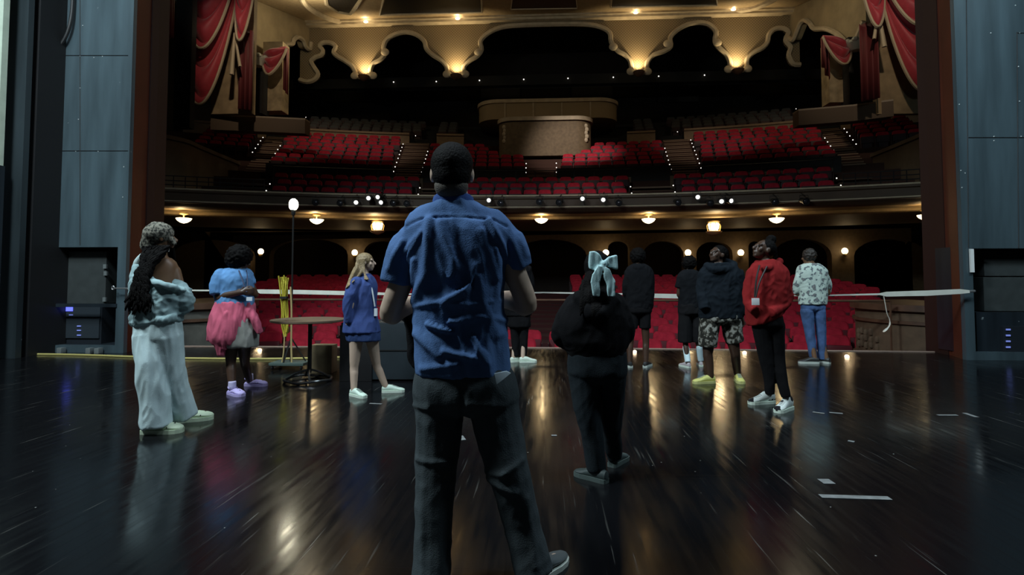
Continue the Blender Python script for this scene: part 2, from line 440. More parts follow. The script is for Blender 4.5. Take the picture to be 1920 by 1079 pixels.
        for y, w_, h in stt:
            for i in range(n):
                th = 2 * PI * i / n; cx, sz = math.cos(th), math.sin(th)
                z = .018 + (h - .018) * (.5 + .5 * math.copysign(abs(sz) ** .8, sz)); x = math.copysign(abs(cx) ** .75, cx) * w_ * (1 - .25 * max(0, sz))
                vs.append(M @ Vector((x, y, z)))
        N = len(stt); fs = [(i * n + j, i * n + (j + 1) % n, (i + 1) * n + (j + 1) % n, (i + 1) * n + j) for i in range(N - 1) for j in range(n)] + [tuple(range(n - 1, -1, -1)), tuple(range((N - 1) * n, N * n))]
        m.add(vs, fs); o = m.build('shoe', up or mat('shoe_dark', (.02, .02, .02), .5)); s.kids.append(o)
        prof = [(y, w_ * 1.08 + .003) for y, w_, h in st]
        out = [(w_, y) for y, w_ in prof] + [(-w_, y) for y, w_ in prof[::-1]]
        hgt = .026 if kind != 'dress' else .016
        q = MB().slab([M @ Vector((x, y, 0.0)) for x, y in out], (0, 0, (hgt + .004) * k)).build('sole', sole or mat('sole_white', (.5, .55, .5), .6), smooth=False); q.parent = o
        if kind == 'clog':
            h = MB()
            for (x, y) in ((-.03, .06), (0, .06), (.03, .06), (-.02, .09), (.02, .09), (-.045, .04), (.045, .04), (0, .115), (-.052, .08), (.052, .08)):
                z = .078 - abs(x) * .55 - max(0, y - .07) * .25; h.ball(M @ Vector((x, y, z)), .0075 * k, n=6)
            h.build('vent_holes', mat('hole_dark', (.04, .04, .03), .8)).parent = o
            t = MB().tube([M @ Vector((.05 * math.cos(a), -.035 + -.085 * math.sin(a), .075 + .02 * math.sin(a))) for a in [PI * k_ / 10 for k_ in range(11)]], .009 * k, 6, flat=.5); t.build('heel_strap', up).parent = o
        elif lace:
            t = MB()
            for j in range(5): y = .02 + .018 * j; zz_ = .098 - (y - .01) * .42 + .003; t.tube([M @ Vector((-.022, y, zz_ - .004)), M @ Vector((0, y + .004, zz_)), M @ Vector((.022, y, zz_ - .004))], .0035 * k, 5)
            t.build('laces', lace).parent = o
        # the foot inside
        s.body.ball(M @ Vector((0, -.05, .06)), .03 * k, n=8); s.body.tube([M @ Vector((0, -.05, .045)), M @ Vector((0, .12, .035))], [.028 * k, .018 * k], 8)
        return M @ Vector((0, -.06, .07 * k))
    def leg(s, hip, knee, ank, r=(.058, .04, .032)):
        k = s.k; h, n_, a = [s.L(*p) for p in (hip, knee)] + [ank if isinstance(ank, Vector) else s.L(*ank)]
        calf = n_.lerp(a, .3) + Vector((0, -.012 * 0, 0))
        limb(s.body, [h, n_, calf, a], [r[0] * k, r[1] * k, r[1] * .97 * k, r[2] * k])
    def arm(s, sh, el, wr, r=(.045, .038, .027), hand=None):
        k = s.k; a, b, c = s.L(*sh), s.L(*el), s.L(*wr); limb(s.body, [a, b, b.lerp(c, .3), c], [r[0] * k, r[1] * k, r[1] * k, r[2] * k])
        if hand: s.hand(c, hand[0], hand[1], hand[2] if len(hand) > 2 else 1, hand[3] if len(hand) > 3 else .5)
        return c
    def finish(s):
        me = remesh(s.body, s.vox, 3, 'person'); me.materials.clear(); me.materials.append(s.skin); me.shade_smooth()
        o = bpy.data.objects.new('person', me); COL.objects.link(o); o.location = s.G; o.rotation_euler = (0, 0, YAW)
        for q in s.kids: q.parent = o
        tag(o, s.label, s.cat); return o

SK_L = mat('skin_light', (.52, .38, .29), .55, var=.06); SK_D = mat('skin_dark', (.055, .028, .017), .45, var=.1); SK_M = mat('skin_brown', (.16, .085, .045), .5, var=.08)
HAIRK = mat('hair_black', (.0035, .003, .003), .7, bump=.6, bscale=120, spec=.08); WHS = mat('shoe_white', (.62, .72, .62), .6)

# ---- man in the blue shirt, back to the camera
p = Person('man in the foreground, back to us, in blue short sleeved shirt and grey trousers', 880, 1085, 1.76, SK_L, .008)
p.head(848, 329, 2, 4, sc=1.06, neck=(851, 392), neck_r=.062)
TR = [(852, 378, 34, .075), (854, 392, 66, .09), (857, 406, 90, .10), (860, 424, 102, .12), (862, 448, 103, .13), (861, 485, 94, .135), (860, 530, 86, .13), (861, 575, 84, .125), (863, 620, 85, .125), (866, 665, 86, .13), (868, 700, 86, .13)]
rr = p.R(TR); rings(p.body, p.R(TR[:-1]), k=.86); rings(p.body, p.R([(870, 690, 70, .09), (873, 725, 70, .09)]))
p.arm((786, 450, 0), (733, 582, .02), (792, 566, .30), (.052, .047, .032), hand=((1, .5, 0), (0, 1, .3), 1, .9))
p.arm((938, 450, 0), (986, 566, .02), (925, 560, .30), (.052, .047, .032), hand=((-1, .5, 0), (0, 1, .3), -1, .9))
m = MB(); rings(m, rr)
limb(m, p.P([(794, 434, 0), (760, 472, 0), (745, 529, .01)]), [.074, .070, .066]); limb(m, p.P([(926, 434, 0), (957, 462, 0), (972, 502, .01)]), [.074, .070, .064])
FO = [([(812, 420), (806, 520), (778, 565)], .016, 9), ([(785, 490), (780, 530)], .012, 6), ([(832, 425), (856, 490), (852, 520)], .010, 8), ([(918, 420), (940, 460), (950, 485)], .018, 6),
      ([(895, 500), (880, 540), (838, 565)], .013, 8), ([(780, 574), (830, 565), (880, 569), (935, 562)], .009, 5), ([(810, 605), (850, 617)], .014, 6), ([(788, 625), (830, 660)], .016, 8), ([(840, 652), (895, 664)], .013, 6),
      ([(900, 520), (905, 560), (935, 625)], .011, 9), ([(768, 428), (800, 416), (862, 413), (925, 418), (950, 428)], -.007, 2.5), ([(905, 440), (922, 480), (930, 520)], .010, 9), ([(772, 470), (790, 450)], .012, 7), ([(800, 440), (775, 480), (768, 520)], .012, 6),
      ([(930, 470), (938, 530), (925, 580)], .010, 7), ([(850, 600), (905, 590), (945, 600)], .010, 6), ([(800, 685), (860, 675)], .010, 7), ([(890, 630), (915, 675)], .012, 8), ([(760, 455), (735, 505)], .009, 6), ([(975, 440), (988, 480)], .007, 6), ([(865, 425), (868, 480)], -.008, 14), ([(835, 540), (880, 525)], -.014, 16), ([(820, 600), (900, 640)], -.008, 20)]
seg = []
for pts, am, wd in FO:
    q = [p.L(*a) for a in pts]
    for a, b in zip(q, q[1:]): seg.append(((a.x, a.z), (b.x, b.z), am, wd * p.m, len(q)))
def shirt_fn(c, n):
    p_ = Vector((c.x * 10 + c.z * 3, c.y * 6, c.z * 3.2 - c.x * 3)) + noise.noise_vector(c * 3) * .6; t = .008 * (1 - 2.4 * abs(noise.noise(p_))) + .0022 * (1 - 2.4 * abs(noise.noise(p_ * 2.3 + Vector((3, 1, 2))))) + .001 * noise.noise(c * 30)
    if n.y > .25: return t
    best = 0
    for (ax, az), (bx, bz), am, wd, _ in seg:
        dx, dz = bx - ax, bz - az; L2 = dx * dx + dz * dz; u = max(0, min(1, ((c.x - ax) * dx + (c.z - az) * dz) / L2))
        d = math.hypot(c.x - ax - dx * u, c.z - az - dz * u)
        v = am * math.exp(-(d / wd) ** 2)
        if abs(v) > abs(best): best = v
    return t + best * .95
BLUE_SH = cloth('shirt_blue', (.08, .155, .33), .08)
p.kid(m, 'shirt', BLUE_SH, .0065, 3, fn=shirt_fn)
m = MB(); c1 = p.L(850, 384, .0); m.tube([c1 + Vector((.078 * math.cos(t), .072 * math.sin(t), .012 + .012 * math.sin(t + PI))) for t in [2 * PI * k / 28 for k in range(29)]], .024, 8, flat=.45)
p.kid(m, 'collar', cloth('collar_blue', (.05, .10, .30)), raw=True)
m = MB()   # yoke seam
m.tube([p.L(x, y, -dd) for x, y, dd in ((768, 428, .09), (800, 417, .118), (830, 413, .126), (862, 412, .128), (900, 414, .124), (930, 420, .108), (952, 430, .085))], .003, 5)
PAN = cloth('trouser_charcoal', (.05, .062, .068), .1)
m = MB(); hips(m, p.R([(871, 680, 78, .115), (872, 700, 90, .122), (873, 722, 96, .13), (874, 748, 95, .128)]))
limb(m, p.P([(826, 735, 0), (821, 820, .0), (817, 890, -.02), (812, 980, -.05), (810, 1082, -.09)]), [.100, .094, .080, .072, .076])
limb(m, p.P([(922, 735, 0), (938, 820, 0), (954, 885, -.03), (978, 980, -.01), (1000, 1076, -.03)]), [.102, .098, .084, .074, .078])
KN = [([(790, 853), (840, 855)], .010, 5), ([(905, 880), (945, 872), (975, 852)], .009, 6), ([(920, 890), (965, 905)], .012, 6), ([(780, 757), (810, 755)], .01, 6), ([(880, 745), (945, 752)], .006, 7), ([(800, 900), (800, 1020)], .006, 7), ([(985, 920), (1002, 1040)], .007, 6), ([(873, 720), (873, 770)], -.012, 6)]
seg2 = []
for pts, am, wd in KN:
    q = [p.L(*a) for a in pts]
    for a, b in zip(q, q[1:]): seg2.append(((a.x, a.z), (b.x, b.z), am, wd * p.m, 0))
def pant_fn(c, n):
    t = .006 * (1 - 2.4 * abs(noise.noise(Vector((c.x * 8 + c.z * 2, c.y * 6, c.z * 4))))) + .003 * (1 - 2.4 * abs(noise.noise(Vector((c.x * 14, c.y * 12, c.z * 12)))))
    if n.y > .3: return t
    for (ax, az), (bx, bz), am, wd, _ in seg2:
        dx, dz = bx - ax, bz - az; L2 = dx * dx + dz * dz; u = max(0, min(1, ((c.x - ax) * dx + (c.z - az) * dz) / L2))
        t += am * math.exp(-(math.hypot(c.x - ax - dx * u, c.z - az - dz * u) / wd) ** 2)
    return t
p.kid(m, 'trousers', PAN, .008, 3, fn=pant_fn)
pk = p.L(941, 707, -.135); m = MB().slab([pk + Vector((-.02, 0, -.03)), pk + Vector((.004, .0, -.012)), pk + Vector((.035, .01, .012)), pk + Vector((.018, .01, .02)), pk + Vector((-.03, 0, .012))], (0, .012, 0))
p.kid(m, 'pocket_paper', mat('pale_paper', (.45, .55, .62), .7), raw=True, label='pale folded paper in the back pocket')
a1 = p.shoe(808, 1090, 8, 1.0, 'dress', mat('shoe_grey', (.07, .085, .09), .5)); a2 = p.shoe(1012, 1082, -38, 1.0, 'dress', MATS['shoe_grey'])
p.leg((826, 745, 0), (817, 890, -.02), a1, (.055, .036, .026)); p.leg((922, 745, 0), (954, 885, -.03), a2, (.055, .036, .026))
m = MB(); M = p.HM
for (c, r, sc_) in (((0, -.018, .040), .087, (.97, 1.13, 1.02)), ((0, -.04, .0), .078, (.98, .95, 1.0)), ((0, -.01, .085), .05, (1.2, 1.3, .8)), ((-.045, .04, .085), .035, (1, 1.2, .7))):
    q = MB().ball(c, r, sc_, 20); m.add([M @ v for v in q.v], q.f)
p.kid(m, 'hair', HAIRK, .007, 5, fn=lambda c, n: .0015 * noise.noise(c * 90))
m = MB().ball((0, -.052, -.048), .06, (1.1, .8, .9), 16); m.v = [M @ v for v in m.v]
p.kid(m, 'hair_fade', mat('hair_faded', (.09, .075, .06), .7, bump=.4, bscale=200), raw=True, label='short faded hair at the nape')
# the second leg-length black cloth hanging at his left hip
man = p.finish(); MAN = p
q = p.L(779, 600, .12); m = MB()
rings(m, [(q.x - .16, q.y + .12, p.L(0, 600).z - .0, .05, .05), (q.x - .02, q.y + .05, p.L(0, 598).z + .01, .05, .06)])
m = MB(); rings(m, p.R([(742, 574, 30, .05, .22), (752, 592, 30, .055, .22), (764, 601, 24, .06, .2)]), k=1)
rings(m, p.R([(768, 585, 26, .05, .2), (776, 610, 14, .05, .18), (779, 645, 13, .045, .17), (780, 672, 13, .04, .16), (785, 690, 8, .035, .15)]))
me = remesh(m, .008, 4, 'jacket'); folds(me, .008, (14, 10, 3), 3); me.materials.clear(); me.materials.append(cloth('jacket_black', (.005, .005, .006))); me.shade_smooth()
o = bpy.data.objects.new('jacket', me); COL.objects.link(o); o.location = p.G; o.rotation_euler = (0, 0, YAW); tag(o, 'black jacket draped over the left forearm of the man in the blue shirt', 'jacket')

# ---- person with the white bow
p = Person('person with a pale blue hair bow, black hooded top and charcoal sweatpants', 1128, 900, 1.42, SK_M, .008)
p.head(1120, 512, 5, 0, sc=1.12, neck=(1118, 556))
TR = [(1118, 543, 24, .07), (1116, 553, 38, .085), (1114, 566, 52, .11), (1112, 585, 60, .125), (1112, 610, 68, .13), (1114, 640, 64, .13), (1117, 658, 54, .12), (1118, 668, 52, .11)]
rings(p.body, p.R(TR), k=.84); rings(p.body, p.R([(1120, 660, 40, .085), (1120, 690, 40, .085)]))
p.arm((1082, 576, 0), (1052, 632, .02), (1090, 645, .18), hand=((1, .4, 0), (0, 1, 0), 1, .8)); p.arm((1150, 576, 0), (1175, 630, .02), (1140, 645, .18), hand=((-1, .4, 0), (0, 1, 0), -1, .8))
HOOD = cloth('hoodie_black', (.0045, .0045, .0055))
m = MB(); rings(m, p.R(TR))
limb(m, p.P([(1078, 568, 0), (1060, 600, 0), (1054, 632, .02), (1092, 648, .16)]), [.058, .058, .06, .05]); limb(m, p.P([(1154, 568, 0), (1168, 600, 0), (1172, 630, .02), (1136, 646, .16)]), [.058, .056, .055, .05])
limb(m, p.P([(1085, 558, -.06), (1118, 590, -.13), (1152, 560, -.06)]), [.04, .05, .04])
p.kid(m, 'hooded_top', HOOD, .008, 4, fold=(.008, (8, 8, 5), 2, .003))
m = MB(); hips(m, p.R([(1119, 660, 53, .11), (1120, 680, 54, .12), (1120, 700, 53, .12)]))
limb(m, p.P([(1095, 705, 0), (1101, 770, 0), (1110, 820, 0), (1119, 882, .0)]), [.092, .080, .066, .055]); limb(m, p.P([(1146, 705, 0), (1148, 780, .1), (1148, 815, .15), (1152, 856, .25)]), [.088, .07, .058, .052])
p.kid(m, 'sweatpants', cloth('sweatpants_charcoal', (.014, .019, .023)), .008, 4, fold=(.007, (8, 8, 3), 5))
DK = mat('shoe_slate', (.03, .045, .045), .6)
a1 = p.shoe(1114, 900, 48, 1.0, 'sneaker', DK, mat('sole_slate', (.07, .095, .09), .6)); a2 = p.shoe(1157, 870, -35, 1.0, 'sneaker', DK, MATS['sole_slate'])
p.leg((1096, 700, 0), (1110, 820, 0), a1, (.05, .034, .026)); p.leg((1145, 700, 0), (1148, 815, .15), a2, (.05, .034, .026))
m = MB()
for (x, y, r, dd) in ((1120, 500, .088, -.02), (1118, 530, .085, -.04), (1112, 560, .07, -.10), (1126, 562, .065, -.1), (1118, 585, .05, -.14), (1100, 545, .05, -.05), (1140, 540, .05, -.05)):
    m.ball(p.L(x, y, dd), r, (1, .8, 1.15), 12)
for k in range(22):
    x = 1094 + k * 2.3; m.tube(catmull([p.L(x, 525, -.07), p.L(x - 3 + rnd.uniform(-3, 3), 560, -.12), p.L(x - 2 + rnd.uniform(-5, 5), 590 + rnd.uniform(-12, 14), -.14)], 4), [.013] * 6 + [.01, .008, .005], 6)
p.kid(m, 'hair', HAIRK, .007, 2, fn=lambda c, n: .003 * noise.noise(Vector((c.x * 60, c.y * 60, c.z * 4))))
BOW = cloth('bow_pale', (.42, .62, .64), .06)
def puff(pts, th, dd):
    q = [p.L(x, y, dd) for x, y in pts]; return MB().slab(q, (0, th, 0))
m = MB(); dd = -.14
q = puff(catmull([Vector((x, y, 0)) for x, y in ()], 1) if False else [(1106, 471), (1118, 471), (1128, 482), (1132, 490), (1128, 499), (1118, 508), (1106, 505), (1104, 492)], .04, dd); m.add(q.v, q.f)
q = puff([(1132, 490), (1142, 482), (1158, 478), (1158, 505), (1146, 502), (1134, 498)], .04, dd); m.add(q.v, q.f)
q = puff([(1122, 498), (1132, 500), (1128, 520), (1124, 532), (1126, 546), (1125, 557), (1112, 556), (1108, 530), (1111, 515)], .018, dd - .02); m.add(q.v, q.f)
q = puff([(1134, 500), (1144, 505), (1154, 528), (1152, 545), (1153, 556), (1140, 557), (1138, 535), (1132, 520)], .018, dd - .02); m.add(q.v, q.f)
m.ball(p.L(1132, 495, dd), .022, n=10)
p.kid(m, 'hair_bow', BOW, .005, 3, fn=lambda c, n: .006 * noise.noise(Vector((c.x * 45, c.y * 20, c.z * 14))), label='large pale blue bow with two hanging tails')
p.finish()

# ---- woman in white trousers
p = Person('woman in wide white trousers, off-shoulder sweatshirt and patterned head scarf', 305, 812, 1.68, SK_M, .009)
p.head(303, 448, -55, 4, sc=1.0, neck=(303, 486), neck_r=.048)
TR = [(303, 484, 20, .075), (300, 495, 34, .095), (298, 512, 38, .115), (298, 540, 38, .12), (297, 575, 38, .12), (295, 605, 40, .125)]
rings(p.body, p.R(TR), k=.88); rings(p.body, p.R([(294, 600, 32, .10), (295, 640, 32, .10)]))
p.arm((272, 508, -.02), (262, 565, -.02), (285, 578, .16)); p.arm((328, 508, .02), (342, 560, .02), (318, 578, .2), hand=((-1, .3, 0), (0, 1, 0), -1, .6))
SW = cloth('sweatshirt_greyblue', (.29, .41, .43), .12)
m = MB()
rings(m, p.R([(303, 530, 44, .125, 0, -.42), (301, 545, 48, .14, 0, -.35), (300, 565, 46, .14, 0, -.15), (297, 585, 45, .14), (294, 600, 44, .135, 0, .08), (294, 607, 42, .13, 0, .1)]))
limb(m, p.P([(262, 505, .0), (262, 540, 0), (266, 575, .04), (296, 582, .16)]), [.05, .07, .07, .05]); limb(m, p.P([(326, 535, .0), (342, 552, .0), (344, 572, .02), (324, 584, .15)]), [.055, .07, .07, .055])
limb(m, p.P([(275, 522, -.10), (305, 535, -.145), (345, 545, -.05)]), [.018, .022, .02]); limb(m, p.P([(262, 590, -.06), (300, 600, -.11), (330, 594, -.06)]), [.026, .03, .026])
p.kid(m, 'sweatshirt', SW, .008, 4, fold=(.012, (9, 9, 9), 4, .005))
m = MB(); limb(m, p.P([(268, 478, .0), (259, 492, 0), (254, 512, 0)]), [.02, .032, .03]); p.kid(m, 'sleeve_cap', cloth('strap_white', (.5, .62, .62)), .007, 3, label='white strap over the left shoulder')
WP = cloth('trouser_white', (.54, .68, .70), .06)
m = MB(); hips(m, p.R([(295, 596, 38, .12), (295, 612, 40, .125), (296, 632, 41, .122)]))
limb(m, p.P([(281, 628, -.02), (284, 690, -.04), (290, 745, -.03), (293, 799, -.02)]), [.118, .112, .108, .108]); limb(m, p.P([(311, 628, .0), (318, 690, .05), (330, 735, .12), (345, 780, .2)]), [.118, .108, .1, .098])
p.kid(m, 'trousers', WP, .009, 4, fold=(.010, (9, 9, 2.0), 1, .004))
CR = mat('clog_cream', (.50, .60, .44), .6)
a1 = p.shoe(297, 812, -82, 1.08, 'clog', CR, CR); a2 = p.shoe(355, 790, -62, 1.08, 'clog', CR, CR)
p.leg((286, 670, 0), (290, 730, 0), a1); p.leg((312, 670, .04), (330, 735, .12), a2)
SC = pattern_mat('scarf_print', (.20, .19, .155), (.04, .04, .035), 55, .48, .56)
m = MB(); M = p.HM
q = MB().ball((0, -.02, .045), .096, (1.0, 1.18, .98), 18).ball((0, -.07, .0), .055, (1.2, .8, 1.1), 12); m.add([M @ v for v in q.v], q.f)
limb(m, p.P([(282, 440, -.05), (270, 462, -.06), (280, 472, -.05)]), [.05, .03, .02]); limb(m, p.P([(290, 424, -.02), (276, 432, -.03), (267, 447, -.03)]), [.035, .022, .007]); limb(m, p.P([(288, 432, -.05), (278, 455, -.06), (282, 478, -.06)]), [.04, .035, .015]); limb(m, p.P([(322, 450, .0), (328, 460, 0)]), [.025, .015])
p.kid(m, 'head_scarf', SC, .006, 2, fold=(.004, (14, 14, 8), 6))
m = MB()
for k in range(64):
    u = rnd.random(); x0 = 272 + 44 * u; sp = rnd.uniform(-1, 1); w_ = rnd.uniform(0, 6)
    pts = [(x0, 462, -.07), (x0 - 12 * u - 4, 484, -.11), (270 + 10 * sp - 4 + w_, 512, -.14), (262 + 15 * sp, 545, -.15), (258 + 20 * sp + (6 if k % 3 else -4), 570 + rnd.uniform(-20, 22), -.15)]
    P_ = catmull(p.P(pts), 7); P_ = [v + Vector((.012 * math.sin(i * 1.1 + k), .01 * math.cos(i * .9 + k), 0)) for i, v in enumerate(P_)]
    m.tube(P_, [.012] * (len(P_) - 3) + [.010, .008, .005], 6)
for k in range(10): 
    x = 316 + k; m.tube(catmull(p.P([(x, 465, 0), (x + 2, 490, .03), (x - 2, 505, .08)]), 5), .010, 6)
p.kid(m, 'braids', HAIRK, raw=True)
m = MB(); m.tube(p.P([(315, 462, -.07), (314, 472, -.07)]), .012, 6); p.kid(m, 'earring', mat('shell_white', (.7, .72, .68), .4), raw=True)
p.finish()

# ---- person in the blue T-shirt with the pink jacket round the waist
p = Person('person in light blue T-shirt with a pink jacket tied round the waist', 455, 737, 1.6, SK_D, .009)
p.head(451, 489, -52, -14, sc=1.0, neck=(446, 512, 0), neck_r=.05)
TR = [(443, 503, 14, .08), (438, 510, 28, .11), (436, 524, 36, .14), (438, 545, 36, .15, .02), (440, 562, 34, .15), (441, 578, 33, .15)]
rings(p.body, p.R(TR), k=.86); rings(p.body, p.R([(441, 575, 32, .14), (443, 620, 36, .16), (445, 640, 34, .15)]))
m = MB(); rings(m, p.R(TR)); limb(m, p.P([(414, 518, -.06), (408, 535, -.08), (408, 552, -.09)]), [.08, .076, .07]); limb(m, p.P([(462, 515, .06), (470, 535, .06)]), [.07, .06])
p.kid(m, 'tshirt', cloth('tshirt_blue', (.11, .25, .48), .1), .008, 4, fold=(.007, (8, 8, 6), 8, .003))
p.arm((412, 520, -.06), (411, 557, -.09), (455, 548, -.17), (.05, .044, .03), hand=((1, .25, .12), (0, 1, .1), 1, .7)); p.arm((464, 520, .07), (478, 552, .08), (468, 549, -.06), (.045, .04, .028), hand=((-.3, -1, .1), (-.6, .3, 0), -1, .6))
m = MB(); limb(m, p.P([(448, 508, -.09), (456, 530, -.15), (462, 548, -.17)]), [.006, .006, .006]); limb(m, p.P([(462, 508, -.02), (464, 530, -.1), (463, 548, -.17)]), [.006, .006, .006]); m.box(*[0] * 6) if False else None
p.kid(m, 'lanyard', mat('lanyard_dark', (.03, .035, .08), .7), raw=True)
c = p.L(468, 561, -.16); m = MB().box(c.x - .03, c.x + .03, c.y - .01, c.y, c.z - .02, c.z + .02); p.kid(m, 'badge', mat('badge_white', (.6, .65, .7), .5), raw=True, label='small white name badge')
PK = cloth('jacket_pink', (.48, .10, .16), .12)
m = MB(); rings(m, p.R([(440, 566, 32, .15), (439, 578, 36, .165), (434, 605, 38, .175, -.02), (428, 632, 32, .15, -.05), (424, 645, 24, .10, -.08)]))
limb(m, p.P([(406, 588, -.05), (398, 615, -.06), (393, 640, -.06)]), [.04, .045, .03]); limb(m, p.P([(412, 610, -.1), (412, 640, -.12), (415, 668, -.12)]), [.06, .06, .03]); limb(m, p.P([(466, 580, -.06), (477, 600, -.08), (487, 625, -.06)]), [.045, .04, .03]); limb(m, p.P([(426, 588, -.16), (424, 620, -.17), (420, 655, -.14)]), [.03, .035, .02])
p.kid(m, 'tied_jacket', PK, .008, 3, fold=(.012, (12, 12, 2.2), 9, .003))
m = MB(); rings(m, p.R([(447, 590, 31, .15), (449, 620, 33, .165), (450, 640, 32, .16), (451, 650, 31, .15)]))
p.kid(m, 'shorts', cloth('shorts_grey', (.26, .26, .24), .1), .008, 3, fold=(.009, (10, 10, 3), 3))
LV = mat('clog_lilac', (.40, .34, .62), .6)
a1 = p.shoe(440, 741, -125, .95, 'clog', LV, LV); a2 = p.shoe(476, 724, -92, .95, 'clog', LV, LV)
p.leg((434, 645, -.03), (433, 680, -.02), a1, (.08, .055, .038)); p.leg((458, 645, .08), (459, 678, .15), a2, (.085, .055, .038))
for a_ in (a1, a2): m = MB(); limb(m, [a_ + Vector((0, 0, .02)), a_ + Vector((0, 0, .085))], [.042, .04]); p.kid(m, 'sock', mat('sock_lilac', (.45, .42, .62), .8), .008, 3)
m = MB(); c = p.L(449, 480); m.ball(c, .135, (1, 1.05, .95), 18).ball(c + Vector((-.03, -.02, -.04)), .11, n=14)
p.kid(m, 'hair', HAIRK, .009, 1, fn=lambda c, n: .012 * noise.noise(c * 40)); p.finish()

# ---- blonde girl
p = Person('girl with long blonde hair in blue blazer and navy shorts, in profile', 695, 740, 1.55, SK_L, .008)
p.head(687, 493, -86, 3, sc=.98, neck=(684, 520, 0), neck_r=.042)
TR = [(683, 513, 11, .06), (682, 521, 18, .10), (679, 535, 27, .14), (676, 560, 29, .15), (676, 585, 29, .14), (677, 605, 32, .15), (678, 623, 34, .155)]
rings(p.body, p.R(TR), k=.84)
BZ = cloth('blazer_blue', (.05, .082, .24), .1)
m = MB(); rings(m, p.R(TR)); limb(m, p.P([(668, 530, -.12), (656, 555, -.15), (652, 578, -.15), (654, 604, -.12)]), [.058, .056, .052, .045]); limb(m, p.P([(670, 532, .12), (662, 560, .13), (658, 585, .08)]), [.05, .05, .045])
p.kid(m, 'blazer', BZ, .007, 4, fold=(.008, (8, 8, 4), 11, .003))
p.arm((676, 538, -.07), (656, 578, -.14), (652, 612, -.1), hand=((.2, .2, -1), (0, 1, 0), 1, .5)); p.arm((676, 538, .07), (661, 578, .11), (654, 608, .0), hand=((.1, -.3, -1), (1, 0, 0), -1, .5))
m = MB(); m.tube(p.P([(690, 518, -.06), (698, 545, -.10), (703, 575, -.08)]), .008, 6); c = p.L(705, 586, -.08); m.box(c.x - .02, c.x + .012, c.y - .005, c.y + .03, c.z - .04, c.z + .04); p.kid(m, 'lanyard', mat('badge_white', (.6, .65, .7), .5), raw=True, label='lanyard with a white badge')
m = MB(); rings(m, p.R([(680, 612, 30, .14), (681, 628, 31, .145), (682, 639, 31, .14)])); p.kid(m, 'shorts', cloth('shorts_navy', (.03, .055, .15), .1), .008, 3, fold=(.006, (10, 10, 4), 3))
GW = mat('shoe_offwhite', (.58, .72, .62), .6)
a1 = p.shoe(669, 744, -128, .95, 'sneaker', GW, WHS, lace=mat('lace_grey', (.35, .4, .36), .8)); a2 = p.shoe(733, 736, -80, .95, 'sneaker', GW, WHS, lace=MATS['lace_grey'])
p.leg((668, 635, -.06), (664, 688, -.05), a1, (.085, .05, .034)); p.leg((697, 635, .05), (706, 684, .08), a2, (.082, .05, .034))
HB = mat('hair_blonde', (.24, .17, .085), .5, bump=.7, bscale=90, var=.3, vscale=30)
m = MB(); q = MB().ball((0, -.022, .036), .088, (.98, 1.18, 1.03), 16); m.add([p.HM @ v for v in q.v], q.f)
for k in range(34):
    u = rnd.uniform(-1, 1); e = rnd.random()
    m.tube(catmull([p.hpt(.05 * u, -.05 - .03 * e, .08), p.hpt(.07 * u, -.10, .0), p.L(664 + 14 * e + 2 * u, 508, -.09 * u - .03), p.L(648 + 15 * e, 528 + 14 * (1 - e), -.15 + .05 * u)], 5), [.018] * 12 + [.015, .012, .009, .006], 6)
for k in range(8): m.tube(catmull([p.hpt(.08, -.0 - .01 * k, .05), p.hpt(.085, -.01 - .006 * k, -.05), p.L(684 + k, 525, -.12)], 5), .009, 6)
p.kid(m, 'hair', HB, .006, 1); p.finish()

# ---- partly hidden person behind the man
p = Person('person in black with white shoes, half hidden behind the man in the blue shirt', 975, 679, 1.62, SK_L, .010)
p.head(968, 478, 20, 5, neck=(968, 498)); TR = [(968, 490, 10, .06), (968, 500, 22, .1), (970, 520, 26, .12), (970, 560, 26, .12), (972, 592, 25, .12)]
rings(p.body, p.R(TR), k=.85); m = MB(); rings(m, p.R(TR)); limb(m, p.P([(990, 505, 0), (996, 540, 0), (984, 562, .1)]), [.055, .05, .045]); limb(m, p.P([(948, 505, 0), (942, 530, 0)]), [.055, .05])
p.kid(m, 'black_top', HOOD, .009, 3, fold=(.008, (8, 8, 5), 2)); p.arm((948, 505, 0), (938, 552, -.02), (952, 566, -.16), (.042, .038, .028), hand=((.8, .3, -.6), (0, 1, 0), 1, .6)); p.arm((990, 508, 0), (996, 542, 0), (982, 562, .1))
m = MB(); hips(m, p.R([(972, 585, 22, .11), (973, 610, 22, .115)])); limb(m, p.P([(964, 605, 0), (966, 635, 0), (967, 668, 0)]), [.075, .06, .055]); limb(m, p.P([(982, 605, 0), (982, 635, 0), (981, 666, 0)]), [.075, .06, .055])
p.kid(m, 'trousers', cloth('trouser_black', (.006, .006, .007)), .009, 3, fold=(.006, (9, 9, 4), 2)); a1 = p.shoe(968, 679, -60, .9, 'sneaker', WHS, WHS); a2 = p.shoe(987, 680, -85, .95, 'sneaker', WHS, WHS)
p.leg((964, 600, 0), (966, 635, 0), a1); p.leg((982, 600, 0), (982, 635, 0), a2)
m = MB(); q = MB().ball((0, -.02, .04), .087, (1, 1.15, 1), 14); m.add([p.HM @ v for v in q.v], q.f); p.kid(m, 'hair', HAIRK, .009, 2); p.finish()

